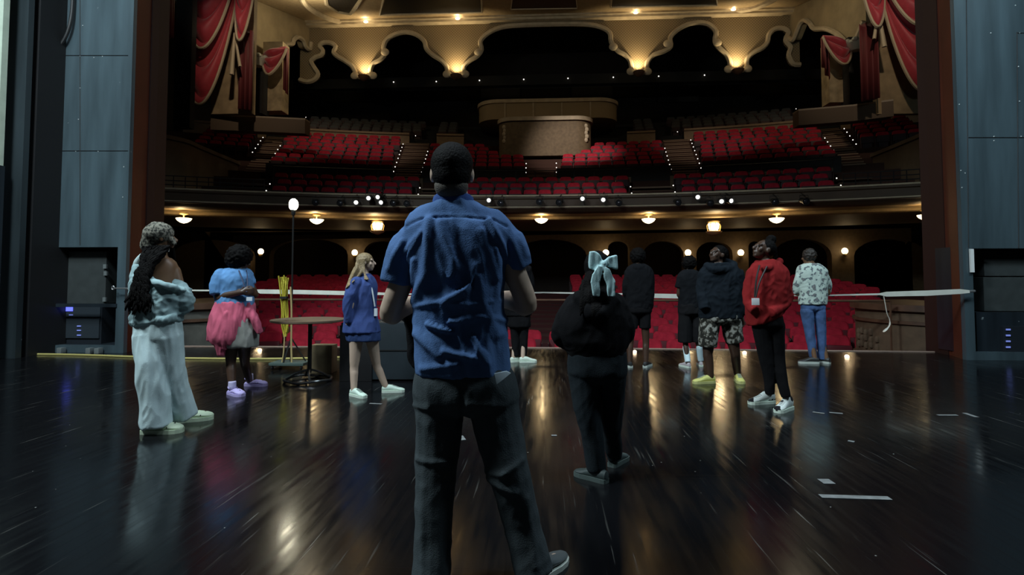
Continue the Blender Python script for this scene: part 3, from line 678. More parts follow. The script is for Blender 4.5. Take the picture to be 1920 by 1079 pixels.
# ---- person in black hooded top and black shorts
p = Person('person from behind in black hooded top and short black shorts, bare legs', 1197, 688, 1.62, SK_D, .010)
p.head(1196, 483, -8, 2, neck=(1197, 502)); TR = [(1197, 495, 11, .06), (1198, 502, 22, .1), (1199, 515, 27, .12), (1200, 545, 26, .125), (1199, 573, 25, .12), (1198, 580, 24, .11)]
rings(p.body, p.R(TR), k=.85); m = MB(); rings(m, p.R(TR)); limb(m, p.P([(1178, 512, 0), (1173, 540, 0), (1178, 565, .1)]), [.058, .052, .045]); limb(m, p.P([(1217, 512, 0), (1220, 545, 0), (1219, 572, .02)]), [.058, .05, .042])
m.ball(p.L(1197, 503, -.06), .075, (1.3, .8, .8), 12); p.kid(m, 'hooded_top', cloth('hoodie_soot', (.006, .0065, .008)), .009, 3, fold=(.008, (8, 8, 5), 12, .003))
p.arm((1178, 512, 0), (1173, 545, 0), (1182, 570, .12)); p.arm((1217, 512, 0), (1220, 545, 0), (1219, 574, .02), hand=((0, .1, -1), (-1, 0, 0), 1, .4))
m = MB(); hips(m, p.R([(1198, 575, 24, .115), (1198, 584, 24, .12)])); limb(m, p.P([(1186, 583, 0), (1184, 616, 0)]), [.085, .085]); limb(m, p.P([(1209, 583, 0), (1209, 616, 0)]), [.085, .08]); p.kid(m, 'shorts', MATS['trouser_black'], .009, 3, fold=(.005, (9, 9, 4), 2))
a1 = p.shoe(1178, 688, 10, .95, 'sneaker', mat('shoe_dark', (.02, .02, .02), .5)); a2 = p.shoe(1213, 688, -30, .95, 'sneaker', MATS['shoe_dark']); p.leg((1186, 600, 0), (1182, 640, 0), a1, (.07, .05, .034)); p.leg((1209, 600, 0), (1211, 640, 0), a2, (.07, .05, .034))
m = MB(); m.ball(p.L(1196, 480), .115, (1, 1, 1.05), 14); p.kid(m, 'hair', HAIRK, .009, 1, fn=lambda c, n: .010 * noise.noise(c * 40)); p.finish()

# ---- person in black tee with white socks
p = Person('person in a black T-shirt, long black shorts and tall white socks, seen from behind', 1298, 688, 1.52, SK_D, .010)
p.head(1292, 495, 5, 2, sc=.98, neck=(1292, 511)); TR = [(1292, 506, 10, .06), (1293, 512, 19, .09), (1294, 524, 23, .11), (1295, 550, 22, .11), (1296, 578, 23, .115)]
rings(p.body, p.R(TR), k=.85); m = MB(); rings(m, p.R(TR)); limb(m, p.P([(1277, 520, 0), (1273, 540, 0)]), [.055, .055]); limb(m, p.P([(1310, 520, 0), (1314, 540, 0)]), [.055, .055]); p.kid(m, 'tshirt', cloth('tee_black', (.007, .008, .010)), .009, 3, fold=(.007, (8, 8, 5), 13))
p.arm((1277, 520, 0), (1273, 550, 0), (1280, 572, .1), hand=((.4, .3, -.8), (0, 1, 0), 1, .5)); p.arm((1310, 520, 0), (1315, 550, 0), (1312, 575, .05), hand=((-.1, .1, -1), (-1, 0, 0), -1, .5))
m = MB(); hips(m, p.R([(1296, 570, 23, .115), (1296, 586, 24, .12)])); limb(m, p.P([(1284, 585, 0), (1284, 620, 0), (1284, 642, 0)]), [.088, .092, .09]); limb(m, p.P([(1308, 585, 0), (1308, 620, 0), (1308, 642, 0)]), [.088, .09, .088]); p.kid(m, 'shorts', cloth('shorts_black', (.009, .009, .010)), .009, 3, fold=(.007, (10, 10, 3), 2))
SN = mat('sneaker_pinkwhite', (.45, .4, .42), .6); a1 = p.shoe(1286, 689, 20, .88, 'sneaker', SN, WHS); a2 = p.shoe(1313, 686, -10, .88, 'sneaker', SN, WHS)
for x_, a_ in ((1286, a1), (1311, a2)): m = MB(); limb(m, [p.L(x_, 652), a_ + Vector((0, 0, .03))], [.046, .04]); p.kid(m, 'sock', mat('sock_white', (.62, .78, .82), .85), .009, 3, label='tall white sock')
p.leg((1284, 600, 0), (1285, 640, 0), a1, (.07, .045, .034)); p.leg((1307, 600, 0), (1309, 640, 0), a2, (.07, .045, .034))
m = MB(); m.ball(p.L(1292, 493), .105, (1, 1, 1), 14); p.kid(m, 'hair', HAIRK, .009, 1, fn=lambda c, n: .012 * noise.noise(c * 38)); p.finish()

# ---- boy in dark hoodie and camouflage shorts
p = Person('boy in a dark hoodie, camouflage shorts and yellow shoes looking up to the left', 1350, 718, 1.68, SK_D, .009)
p.head(1345, 479, 118, 22, sc=1.05, neck=(1349, 504), neck_r=.055); TR = [(1350, 494, 18, .09), (1351, 502, 32, .11), (1352, 518, 39, .14), (1353, 545, 39, .15), (1352, 575, 40, .15), (1351, 597, 39, .145)]
rings(p.body, p.R(TR), k=.85); m = MB(); rings(m, p.R(TR)); limb(m, p.P([(1322, 514, 0), (1316, 548, -.02), (1322, 580, -.12)]), [.075, .068, .055]); limb(m, p.P([(1383, 514, 0), (1388, 548, 0), (1390, 590, -.02)]), [.07, .062, .05])
limb(m, p.P([(1326, 499, 0), (1338, 506, -.12), (1362, 506, -.1), (1376, 498, 0), (1360, 490, .09)]), [.04, .04, .04, .04, .04]); p.kid(m, 'hoodie', cloth('hoodie_night', (.008, .012, .017)), .008, 4, fold=(.010, (8, 8, 6), 14, .003))
p.arm((1322, 514, 0), (1317, 550, -.01), (1326, 583, -.07)); p.arm((1383, 514, 0), (1388, 550, 0), (1391, 594, -.02), hand=((.15, -.1, -1), (-1, 0, 0), 1, .45))
CAMO = pattern_mat('camouflage', (.02, .02, .016), (.075, .07, .055), 20, .46, .5, (.26, .26, .23))
m = MB(); hips(m, p.R([(1351, 588, 37, .14), (1351, 600, 38, .142)])); limb(m, p.P([(1331, 600, 0), (1328, 630, -.02), (1327, 650, -.02)]), [.115, .11, .105]); limb(m, p.P([(1371, 600, 0), (1374, 625, 0), (1378, 642, 0)]), [.115, .11, .10]); p.kid(m, 'shorts', CAMO, .008, 3, fold=(.007, (10, 10, 4), 2))
YS = mat('shoe_yellow', (.55, .54, .16), .55); a1 = p.shoe(1324, 719, 100, 1.0, 'sneaker', YS, mat('sole_yellow', (.5, .5, .2), .6), lace=MATS['lace_grey']); a2 = p.shoe(1385, 716, 170, 1.0, 'sneaker', YS, MATS['sole_yellow'], lace=MATS['lace_grey'])
p.leg((1331, 625, 0), (1327, 662, -.02), a1, (.09, .058, .04)); p.leg((1371, 625, 0), (1378, 660, 0), a2, (.09, .058, .04))
m = MB(); q = MB().ball((0, -.03, .048), .088, (1.04, 1.12, .98), 16); m.add([p.HM @ v for v in q.v], q.f); p.kid(m, 'hair', HAIRK, .008, 1, fn=lambda c, n: .007 * noise.noise(c * 60)); p.finish()

# ---- person in the red hoodie
p = Person('person in a red hoodie, black leggings and black and white sneakers looking up', 1448, 768, 1.68, SK_D, .008)
p.head(1431, 470, 100, 26, sc=1.0, neck=(1438, 498), neck_r=.046); TR = [(1438, 488, 13, .075), (1439, 497, 27, .10), (1441, 512, 35, .125), (1440, 540, 37, .14), (1437, 570, 37, .14), (1434, 594, 32, .13, 0, .25), (1432, 602, 28, .12, 0, .3)]
rings(p.body, p.R(TR), k=.84); m = MB(); rings(m, p.R(TR))
limb(m, p.P([(1462, 512, -.02), (1472, 540, -.02), (1474, 566, -.04), (1446, 586, -.15)]), [.056, .052, .05, .042]); limb(m, p.P([(1412, 512, 0), (1405, 540, 0), (1404, 568, -.03), (1416, 584, -.13)]), [.058, .055, .05, .045])
limb(m, p.P([(1420, 494, 0), (1432, 504, -.1), (1452, 500, -.06), (1462, 490, .04)]), [.025, .03, .03, .03]); p.kid(m, 'red_hoodie', cloth('hoodie_red', (.22, .015, .016), .12), .007, 4, fold=(.009, (8, 8, 5), 15, .004))
p.arm((1462, 512, -.02), (1473, 566, -.04), (1450, 586, -.07)); p.arm((1412, 512, 0), (1405, 566, -.01), (1414, 582, -.06))
m = MB(); m.tube(catmull(p.P([(1424, 498, -.13), (1418, 525, -.165), (1415, 558, -.165)]), 5), .008, 6); m.tube(catmull(p.P([(1438, 500, -.13), (1424, 530, -.17), (1417, 558, -.168)]), 5), .008, 6); o_l = p.kid(m, 'lanyard', mat('lanyard_black', (.02, .02, .02), .6), raw=True)
c = p.L(1416, 566, -.165); m = MB().box(c.x - .036, c.x + .036, c.y - .01, c.y - .004, c.z - .032, c.z + .032, .003); p.kid(m, 'badge', mat('badge_bright', (.7, .72, .74), .5), raw=True, label='white name badge hanging on a lanyard')
m = MB(); hips(m, p.R([(1437, 590, 27, .12), (1440, 608, 27, .12)])); limb(m, p.P([(1428, 612, -.0), (1435, 665, 0), (1441, 700, 0), (1444, 740, 0)]), [.09, .066, .056, .042]); limb(m, p.P([(1453, 612, 0), (1457, 665, 0), (1463, 700, -.02), (1474, 745, -.05)]), [.092, .068, .058, .042]); p.kid(m, 'leggings', cloth('legging_black', (.006, .006, .007)), .008, 4, fold=(.003, (9, 9, 5), 2))
BW = pattern_mat('sneaker_panels', (.012, .012, .014), (.62, .68, .66), 7.5, .50, .505); a1 = p.shoe(1432, 757, 104, 1.0, 'hightop', BW, WHS, lace=mat('lace_black', (.02, .02, .02), .7)); a2 = p.shoe(1472, 770, 130, 1.0, 'hightop', BW, WHS, lace=MATS['lace_black'])
p.leg((1429, 620, 0), (1438, 690, 0), a1); p.leg((1452, 620, 0), (1461, 690, -.02), a2)
m = MB(); q = MB().ball((0, -.028, .04), .085, (1.02, 1.1, 1.0), 16); m.add([p.HM @ v for v in q.v], q.f); m.ball(p.L(1446, 450, .02), .05, n=10)
for k in range(16): m.tube(catmull(p.P([(1446 + k % 4, 452, .03), (1452 + k % 5, 475, .08), (1450 + rnd.uniform(-4, 6), 500, .1)]), 5), .010, 6)
p.kid(m, 'braided_hair', HAIRK, .006, 1, fn=lambda c, n: .004 * noise.noise(c * 50)); p.finish()

# ---- person in the floral shirt
p = Person('person in a white floral shirt and blue jeans seen from behind at the stage lip', 1530, 681, 1.68, SK_M, .009)
p.head(1517, 483, 35, 0, sc=.98, neck=(1520, 503)); TR = [(1520, 494, 12, .07), (1521, 501, 24, .10), (1523, 515, 29, .12), (1524, 545, 26, .12), (1524, 571, 25, .115)]
rings(p.body, p.R(TR), k=.85); m = MB(); rings(m, p.R(TR)); limb(m, p.P([(1502, 512, 0), (1495, 532, 0), (1494, 550, .04)]), [.06, .055, .05]); limb(m, p.P([(1543, 512, 0), (1552, 530, 0), (1552, 548, .05)]), [.058, .052, .048])
FL = pattern_mat('floral_print', (.50, .60, .54), (.10, .14, .16), 19, .53, .57, (.2, .2, .2)); p.kid(m, 'floral_shirt', FL, .008, 3, fold=(.006, (8, 8, 5), 16))
p.arm((1502, 512, 0), (1495, 548, .02), (1506, 552, .2), hand=((.4, 1, 0), (1, 0, 0), 1, .6)); p.arm((1543, 512, 0), (1552, 548, .02), (1542, 552, .2), hand=((-.4, 1, 0), (-1, 0, 0), -1, .6))
JN = mat('jeans_blue', (.045, .095, .22), .8, bump=.2, bscale=150, var=.5, vscale=7)
m = MB(); hips(m, p.R([(1524, 566, 22.5, .095), (1525, 578, 22.5, .095)])); limb(m, p.P([(1513, 584, 0), (1519, 628, 0), (1526, 674, 0)]), [.09, .068, .054]); limb(m, p.P([(1536, 584, 0), (1540, 628, 0), (1542, 674, 0)]), [.088, .066, .052]); p.kid(m, 'jeans', JN, .008, 3, fold=(.005, (9, 9, 4), 2))
a1 = p.shoe(1520, 682, 80, 1.0, 'sneaker', mat('shoe_dark', (.02, .02, .02), .5), mat('sole_white', (.5, .55, .5), .6)); a2 = p.shoe(1543, 681, 30, .95, 'sneaker', MATS['shoe_dark']); p.leg((1514, 600, 0), (1520, 634, 0), a1); p.leg((1537, 600, 0), (1540, 634, 0), a2)
m = MB(); m.ball(p.L(1518, 479), .10, (1, 1, 1.05), 14); p.kid(m, 'hair', mat('hair_dark_brown', (.02, .014, .01), .6), .009, 1, fn=lambda c, n: .012 * noise.noise(c * 38)); p.finish()
# ================================================================== the stage house and the hall
BLACK = mat('black_paint', (.004, .004, .005), .6)
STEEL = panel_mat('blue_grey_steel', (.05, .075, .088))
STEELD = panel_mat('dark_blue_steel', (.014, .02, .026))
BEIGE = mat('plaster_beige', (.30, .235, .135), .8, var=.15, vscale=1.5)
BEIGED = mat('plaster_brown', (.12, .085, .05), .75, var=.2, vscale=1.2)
LATT = lattice_mat('lattice_plaster', (.27, .20, .11))
GILT = mat('cream_moulding', (.42, .35, .24), .6, var=.15, vscale=3)
WOOD = mat('brown_wood', (.09, .045, .025), .5, var=.3, vscale=4)
CARPET = mat('brown_carpet', (.05, .022, .015), .95)
STEP = mat('step_brown', (.10, .055, .035), .9)
DARKW = mat('dark_wall', (.016, .012, .009), .9)
DARKP = mat('dark_plaster', (.05, .04, .028), .9)

# stage floor
fl = MB()
lip = catmull([(-9, 9.75, 0), (-6, 9.8, 0), (0, 9.95, 0), (6, 9.8, 0), (9, 9.75, 0)], 8)
fl.slab([(-12, -4, 0), (12, -4, 0), (12, 9.0, 0)] + [tuple(p) for p in lip[::-1]] + [(-12, 9.0, 0)], (0, 0, -.25))
struct(fl.build('floor', floor_mat(), smooth=False))
ed = MB(); ed.tube([p + Vector((0, 0, .004)) for p in lip], .012, 6)
struct(ed.build('trim_1', mat('lip_brass', (.35, .25, .2), .4)))
struct(MB().box(-12, 12, 9.45, 9.7, -2.2, -.25).build('wall_stage_front', DARKP, smooth=False))
struct(MB().box(-20, 20, 9.7, 42, -1.45, -1.3).build('floor_pit', DARKW, smooth=False))

# proscenium reveals
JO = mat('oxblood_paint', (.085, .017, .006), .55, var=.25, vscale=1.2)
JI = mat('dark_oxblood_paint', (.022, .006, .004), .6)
XL, XR = aty(236, 500, 8.9).x, aty(1806, 500, 8.9).x
XL1, XR1 = aty(270, 500, 9.45).x, aty(1776, 500, 9.45).x
XL2, XR2 = aty(305, 500, 9.98).x, aty(1731, 500, 9.98).x
def jamb(s):
    z1 = 9.5
    q0, q1, q2 = (XL, XL1, XL2) if s < 0 else (XR, XR1, XR2)
    out = q0 + s * .13
    bx = lambda m, x, y0, y1, z0: m.box(min(x, out), max(x, out), y0, y1, z0, z1)
    m = MB(); m.slab([Vector((q0, 8.985, 0)), Vector((q1, 9.45, 0)), Vector((out, 9.45, 0)), Vector((out, 8.985, 0))], (0, 0, z1))
    struct(m.build('wall_left_reveal' if s < 0 else 'wall_right_reveal', JO, smooth=False))
    b = bx(MB(), q1 - s * .03, 9.45, 9.62, 0)
    b.slab([Vector((q1 - s * .0, 9.62, -1.3)), Vector((q2, 9.98, -1.3)), Vector((out, 9.98, -1.3)), Vector((out, 9.62, -1.3))], (0, 0, z1 + 1.3))
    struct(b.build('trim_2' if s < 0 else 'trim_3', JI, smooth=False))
jamb(-1); jamb(1)
struct(MB().box(-7.4, 7, 8.99, 9.9, 7.6, 9.5).build('wall_header', DARKW, smooth=False))

# steel faced walls beside the opening, each with a recess
def tower(s):
    name = 'wall_left' if s < 0 else 'wall_right'
    Y = 8.9
    e0 = aty(246, 0, Y).x if s < 0 else aty(1796, 0, Y).x
    xa, xb = (aty(70, 300, Y).x, XL) if s < 0 else (XR, aty(2140, 300, Y).x)
    if s < 0: ax0, ax1, az0, az1 = aty(80, 560, Y).x, aty(218, 560, Y).x, gnd(100, 655).z + .12, aty(100, 464, Y).z
    else: ax0, ax1, az0, az1 = aty(1826, 560, Y).x, aty(2060, 560, Y).x, .12, aty(1900, 466, Y).z
    out = [(xa, Y, 0), (xb, Y, 0), (xb, Y, 9.5), (xa, Y, 9.5)]
    hole = [(ax0, Y, az0), (ax1, Y, az0), (ax1, Y, az1), (ax0, Y, az1)]
    m = MB().box(xa, ax0, Y, Y + .08, 0, 9.5).box(ax1, xb, Y, Y + .08, 0, 9.5).box(ax0, ax1, Y, Y + .08, az1, 9.5).box(ax0, ax1, Y, Y + .08, 0, az0)
    o = m.build(name, STEEL, smooth=False); struct(o)
    r = MB()
    r.box(ax0, ax1, Y + .7, Y + .75, az0, az1).box(ax0 - .04, ax0, Y + .08, Y + .75, az0, az1).box(ax1, ax1 + .04, Y + .08, Y + .75, az0, az1)
    r.box(ax0 - .04, ax1 + .04, Y + .08, Y + .75, az1, az1 + .04).box(ax0 - .04, ax1 + .04, Y + .08, Y + .75, az0 - .04, az0)
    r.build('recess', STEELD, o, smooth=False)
    sm = MB(); bo = MB()
    if s < 0:
        for (x0, y0, x1, y1) in ((70, 283, 240, 283), (150, 0, 150, 460), (70, 104, 240, 104)):
            a, b = aty(x0, y0, Y - .004), aty(x1, y1, Y - .004); sm.tube([a, b], .006, 4)
        bl = [(155, 48), (150, 105), (192, 106), (176, 108), (150, 165), (147, 224), (142, 284), (184, 284), (232, 313), (230, 370)]
    else:
        for (x0, y0, x1, y1) in ((1812, 0, 1816, 465), (1907, 60, 1910, 465), (1907, 62, 1960, 62), (1816, 258, 2000, 258)):
            a, b = aty(x0, y0, Y - .004), aty(x1, y1, Y - .004); sm.tube([a, b], .006, 4)
        bl = [(1904, 10), (1858, 62), (1912, 62), (1864, 256), (1864, 264), (1799, 196), (1910, 125), (1912, 190), (1915, 256), (1802, 320), (1804, 352), (1810, 325)]
    sm.build('panel_seam', BLACK, o)
    for (x, y) in bl: bo.ball(aty(x, y, Y - .002), .011, (1, .5, 1), 8)
    bo.build('bolts', mat('bolt_metal', (.5, .55, .55), .35, metal=.6), o)
    return ax0, ax1, az0, az1
LA = tower(-1); RA = tower(1)
# far left: black gap, scenic wall and pale strip
Yl = 8.5
struct(MB().box(aty(52, 300, Yl).x, aty(76, 300, Yl).x, Yl - .1, Yl + .6, 0, 9.5).build('wall_far_left_mask', BLACK, smooth=False))
struct(MB().box(aty(12, 300, 8.3).x, aty(54, 300, 8.3).x, 8.2, 8.3, 0, 9.5).build('wall_far_left', panel_mat('sooty_steel', (.022, .03, .034)), smooth=False))
st = MB().box(aty(-160, 200, 8.0).x, aty(11, 200, 8.0).x, 7.9, 8.0, aty(5, 312, 8).z, 9.5)
struct(st.build('wall_side_stage', mat('pale_green_plaster', (.45, .52, .42), .8, var=.1), smooth=False))
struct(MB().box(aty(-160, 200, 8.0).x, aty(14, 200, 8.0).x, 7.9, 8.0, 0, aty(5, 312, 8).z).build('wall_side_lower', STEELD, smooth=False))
struct(MB().box(-12.2, -12, -4.2, 8.9, 0, 9.5).build('wall_stage_left', BLACK, smooth=False))
struct(MB().box(12, 12.2, -4.2, 8.9, 0, 9.5).build('wall_stage_right', BLACK, smooth=False))
struct(MB().box(-12.2, 12.2, -4.2, -4, 0, 9.5).build('wall_stage_back', BLACK, smooth=False))

# hanging black cable on the left steel wall
cb = MB().tube(catmull([aty(137, -60, 8.84), aty(136, 10, 8.84), aty(130, 50, 8.82), aty(118, 78, 8.82), aty(103, 91, 8.82), aty(88, 88, 8.84), aty(84, 60, 8.85), aty(83, -60, 8.85)], 8), .028, 8)
tag(cb.build('cable', BLACK), 'thick black cable looping down the left steel wall', 'cable')

# racks in the two recesses
RACK = mat('rack_metal', (.02, .025, .032), .4, metal=.3)
PANELM = mat('grey_door_metal', (.038, .045, .045), .5, var=.15)
BLUE = emat('blue_display', (.1, .12, 1.0), 1.5); WHT = emat('white_indicator', (.6, .75, 1.0), .6)
def pxbox(m, x0, y0, x1, y1, Y, dy, b=0):
    a, c = aty(x0, y1, Y), aty(x1, y0, Y); return m.box(min(a.x, c.x), max(a.x, c.x), Y, Y + dy, min(a.z, c.z), max(a.z, c.z), b)
Yr = 9.1
LZ = LA[2]
cab = empty('equipment_cabinet', (aty(143, 500, Yr).x, Yr + .2, LZ), 'grey steel equipment cabinet with a blue lit rack in the left wall recess', 'cabinet')
def sub(m, name, mt, par, smooth=False):
    o = m.build(name, mt, None, smooth, loc=par.location); o.parent = par; o.location = (0, 0, 0); return o
d = pxbox(MB(), 84, 472, 200, 570, Yr, .45, .01); dz = sub(d, 'door', PANELM, cab)
h = MB(); 
for (x, y) in ((196, 500), (197, 513), (195, 562)): pxbox(h, x - 3, y - 4, x + 3, y + 4, Yr - .03, .03)
sub(h, 'hinge', mat('latch_metal', (.25, .28, .28), .4, metal=.5), cab)
a0 = aty(84, 650, Yr); a1 = aty(190, 573, Yr)
sub(MB().box(a0.x, a1.x, Yr + .02, Yr + .45, LZ + .002, a1.z), 'rack_unit', RACK, cab)
sub(pxbox(pxbox(MB(), 86, 574, 188, 594, Yr - .01, .04), 86, 598, 186, 634, Yr - .005, .03), 'rack_panel', mat('rack_face', (.035, .045, .055), .35, metal=.2), cab)
sub(pxbox(MB(), 123, 576, 136, 584, Yr - .02, .012), 'display', BLUE, cab)
q = MB()
for (x, y) in ((93, 579), (94, 592), (97, 610), (97, 619), (97, 628), (147, 612), (147, 620), (147, 629), (132, 591)):
    pxbox(q, x - 3, y - 1, x + 4, y + 1, Yr - .02, .012)
sub(q, 'indicators', emat('dim_indicator', (.2, .25, .7), .35), cab)
sh = pxbox(MB(), 58, 570, 218, 576, 8.88, .02); struct(sh.build('trim_4', STEELD, smooth=False))
cab2 = empty('equipment_cabinet', (aty(1900, 500, Yr).x, Yr + .2, RA[2]), 'dark cabinet with small blue indicators in the right wall recess', 'cabinet')
sub(pxbox(pxbox(MB(), 1846, 485, 2040, 518, Yr, .4, .01), 1846, 520, 2040, 584, Yr, .4, .01), 'door', PANELM, cab2)
b0 = aty(1830, 586, 9.0)
sub(MB().box(b0.x, RA[1] - .02, 9.0, 9.5, RA[2] + .002, b0.z), 'base_unit', STEELD, cab2)
sub(pxbox(MB(), 1882, 613, 2000, 662, 8.95, .05), 'rack_panel', RACK, cab2)
q = MB()
for y in (618, 629, 640, 651): pxbox(q, 1887, y - 1, 1895, y + 2, 8.935, .01)
sub(q, 'indicators', emat('dim_indicator', (.2, .25, .7), .35), cab2)
tg = pxbox(MB(), 1821, 467, 1826, 511, 8.86, .03); tag(tg.build('strip_lamp', mat('white_plastic', (.7, .72, .7), .5), smooth=False), 'short upright white strip on the corner of the right recess', 'strip')  # thin white plastic stick, gives no light

# strap barrier across the stage
def ribbon(pts, hh, yofs=.004):
    m = MB(); vs = []; P = [Vector(p) for p in pts]
    for p, q in zip(P, hh):
        vs += [p + Vector((0, -yofs, -q)), p + Vector((0, -yofs, q)), p + Vector((0, yofs, q)), p + Vector((0, yofs, -q))]
    n = len(P); fs = []
    for i in range(n - 1):
        for k in range(4): fs.append((i * 4 + k, i * 4 + (k + 1) % 4, (i + 1) * 4 + (k + 1) % 4, (i + 1) * 4 + k))
    fs += [(0, 1, 2, 3), tuple(range((n - 1) * 4, n * 4))]
    return m.add(vs, fs)
pp = [(222, 541, .008), (300, 544, .01), (375, 545, .012), (480, 545, .014), (488, 547, .034), (560, 548, .034), (650, 550, .032), (760, 552, .012), (960, 550, .01), (1020, 549, .01), (1190, 552, .012), (1225, 555, .034), (1275, 556, .034), (1320, 556, .012), (1560, 554, .01), (1650, 552, .014), (1662, 552, .036), (1740, 550, .04), (1800, 547, .036), (1818, 547, .02)]
Yb = 8.78
P2 = [aty(x, y, Yb) for x, y, _ in pp]
bar = ribbon(P2, [q for *_, q in pp]).build('strap_barrier', mat('white_webbing', (.62, .62, .55), .6, var=.1), smooth=False)
tag(bar, 'long white webbing strap stretched across the front of the stage', 'strap')
tl = ribbon([aty(x, y, 8.75) for x, y in ((1660, 555), (1661, 575), (1666, 592), (1669, 606), (1666, 616), (1659, 621))], [.02, .014, .02, .02, .03, .02])
v = [aty(1657, 556, 8.74), aty(1660, 572, 8.74), aty(1663, 588, 8.74), aty(1668, 600, 8.74), aty(1667, 612, 8.74), aty(1656, 623, 8.74)]
tl = MB().tube(catmull(v, 4), [.012] * 14 + [.02] * 4 + [.035, .035, .02], 6, flat=.3)
tl.build('strap_end', MATS['white_webbing'], bar)
hk = MB().tube([aty(212, 540, 8.78) + Vector((.02 * math.cos(t), 0, .03 * math.sin(t))) for t in [k * PI / 5 for k in range(11)]], .008, 6)
hk.tube([aty(216, 541, 8.78), aty(240, 541, 8.78)], .012, 6)
hk.tube([aty(1816, 547, 8.8), aty(1828, 546, 8.8)], .018, 6)
hk.build('hook', mat('hook_metal', (.5, .5, .5), .35, metal=.8), bar)
# yellow cable on the floor
yl = MB().tube(catmull([gnd(-60, 665) , gnd(120, 667), gnd(250, 671), gnd(350, 674), gnd(510, 675), gnd(640, 672)], 8), .016, 6)
yl.v = [v + Vector((0, 0, .014)) for v in yl.v]
tag(yl.build('floor_cable', mat('yellow_cable', (.42, .36, .12), .6)), 'long yellow cable lying on the floor in front of the left steel wall', 'cable')
for x, lb in ((113, 'left one below the rack'), (167, 'middle one of three'), (183, 'right one of three')):
    cx_ = aty(x, 655, 8.8).x; o = MB().box(-.04, .04, -.05, .05, 0, .09, .01).build('floor_socket', mat('latch_metal', (.25, .28, .28), .4)); o.location = (cx_, 8.82, .001)
    tag(o, 'small grey socket at the foot of the left steel wall, ' + lb, 'socket')

# tape marks on the boards
TAPE = mat('white_tape', (.17, .18, .18), .7, var=.25, vscale=20)
tapes = [((1538, 931, 1669, 935), .05, 'long white tape mark lying crosswise on the right of the floor'),
         ((1543, 899, 1556, 908), .07, 'short slanted white tape mark just behind the long tape mark'),
         ((862, 818, 868, 826), .05, "small white tape square on the floor between the foreground man's legs"),
         ((1758, 779, 1795, 779), .035, 'thin tape mark on the floor far to the right, left of the slanted one'),
         ((1808, 775, 1832, 783), .04, 'thin slanted tape mark on the floor at the far right'),
         ((1524, 773, 1546, 776), .035, 'faint tape mark right of the black and white sneakers, left one of two'),
         ((1555, 774, 1580, 776), .035, 'faint tape mark right of the black and white sneakers, right one of two'),
         ((1590, 827, 1602, 829), .035, 'tiny tape scrap in the middle of the right half of the floor'),
         ((693, 757, 716, 758), .03, 'faint pinkish tape line on the floor in front of the white sneakers'),
         ((1034, 817, 1044, 817), .03, 'tiny tape scrap on the floor left of the legs of the person with the bow')]
for (x0, y0, x1, y1), wd, lb in tapes:
    a, b = gnd(x0, y0, .002), gnd(x1, y1, .002); t = (b - a).normalized(); s = t.cross(Vector((0, 0, 1))) * wd / 2
    m = MB().slab([a + s, b + s, b - s, a - s], (0, 0, .0015))
    o = m.build('floor_tape', TAPE, smooth=False, loc=(a + b) / 2); tag(o, lb, 'tape')

# ------------------------------------------------------------------ balcony
HA = 23.5
root = bpy.data.objects.new('balcony', None); COL.objects.link(root); struct(root)
m = MB().arc([(35.46, 4.36), (35.46, 4.28), (35.52, 4.24), (35.52, 3.99), (35.42, 3.96), (35.40, 3.88), (35.5, 3.84), (35.56, 3.78), (35.72, 3.73), (35.9, 3.72), (35.9, 4.1), (35.66, 4.1), (35.66, 4.36)], -HA, HA, 60)
m.build('fascia', mat('fascia_plaster', (.06, .035, .018), .65, var=.2, vscale=1), root)
m = MB().tube([AR(35.44, -HA + 2 * HA * i / 60, 4.375) for i in range(61)], .035, 8); m.build('rim_rail', GILT, root)
m = MB().tube([AR(35.38, -HA + 2 * HA * i / 60, 3.93) for i in range(61)], .03, 8); m.build('cornice', GILT, root)
m = MB().arcbox(35.9, 44, 3.72, 3.78, -HA - 2, HA + 2, 40)
m.arc([(36.9, 3.62), (37.05, 3.58), (37.2, 3.62), (37.2, 3.72), (36.9, 3.72)], -HA, HA, 50)
m.build('soffit', mat('soffit_plaster', (.22, .16, .09), .6, var=.15), root)
m = MB()
low = []
for i in range(4):
    Y = 23.4 + .86 * i; z = 3.80 + .43 * i; R = Y + 14; low.append((R, z)); m.arcbox(R - .43, R + .5, z - .45 if i else 3.78, z, -HA, HA)
up = []
for j in range(9):
    Y = 28.1 + .88 * j; z = 6.22 + .405 * j; R = Y + 14; up.append((R, z)); m.arcbox(R - .44, R + .5, z - .5, z, -26, 26)
m.arcbox(low[-1][0] + .5, up[0][0] - .44, 5.3, 5.72, -26, 26)
m.build('decks', CARPET, root)
# parapets
m = MB().arcbox(low[-1][0] + .42, low[-1][0] + .55, 5.1, 5.92, -17.7, -8.2).arcbox(low[-1][0] + .42, low[-1][0] + .55, 5.1, 5.92, -5.7, 5.7).arcbox(low[-1][0] + .42, low[-1][0] + .55, 5.1, 5.92, 8.2, 17.7)
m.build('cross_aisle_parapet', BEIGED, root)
m = MB()
for a0, a1 in ((-18.4, -10.3), (-8.4, -1.3), (.8, 8.4), (10.3, 18.4)): m.arcbox(up[0][0] - .56, up[0][0] - .44, 5.72, 6.62, a0, a1)
m.build('front_panel', BLACK, root)
m = MB()
for i in range(28):
    a = -17.7 + i * 35.4 / 27
    if 5.7 < abs(a) < 8.2: continue
    m.tube([AR(low[-1][0] + .48, a, 5.9), AR(low[-1][0] + .48, a, 6.3)], .02, 5)
m.tube([AR(low[-1][0] + .48, -17.7 + 9.5 * i / 10, 6.3) for i in range(11)], .022, 5); m.tube([AR(low[-1][0] + .48, 8.2 + 9.5 * i / 10, 6.3) for i in range(11)], .022, 5)
m.tube([AR(low[-1][0] + .48, -5.7 + 11.4 * i / 10, 6.3) for i in range(11)], .022, 5)
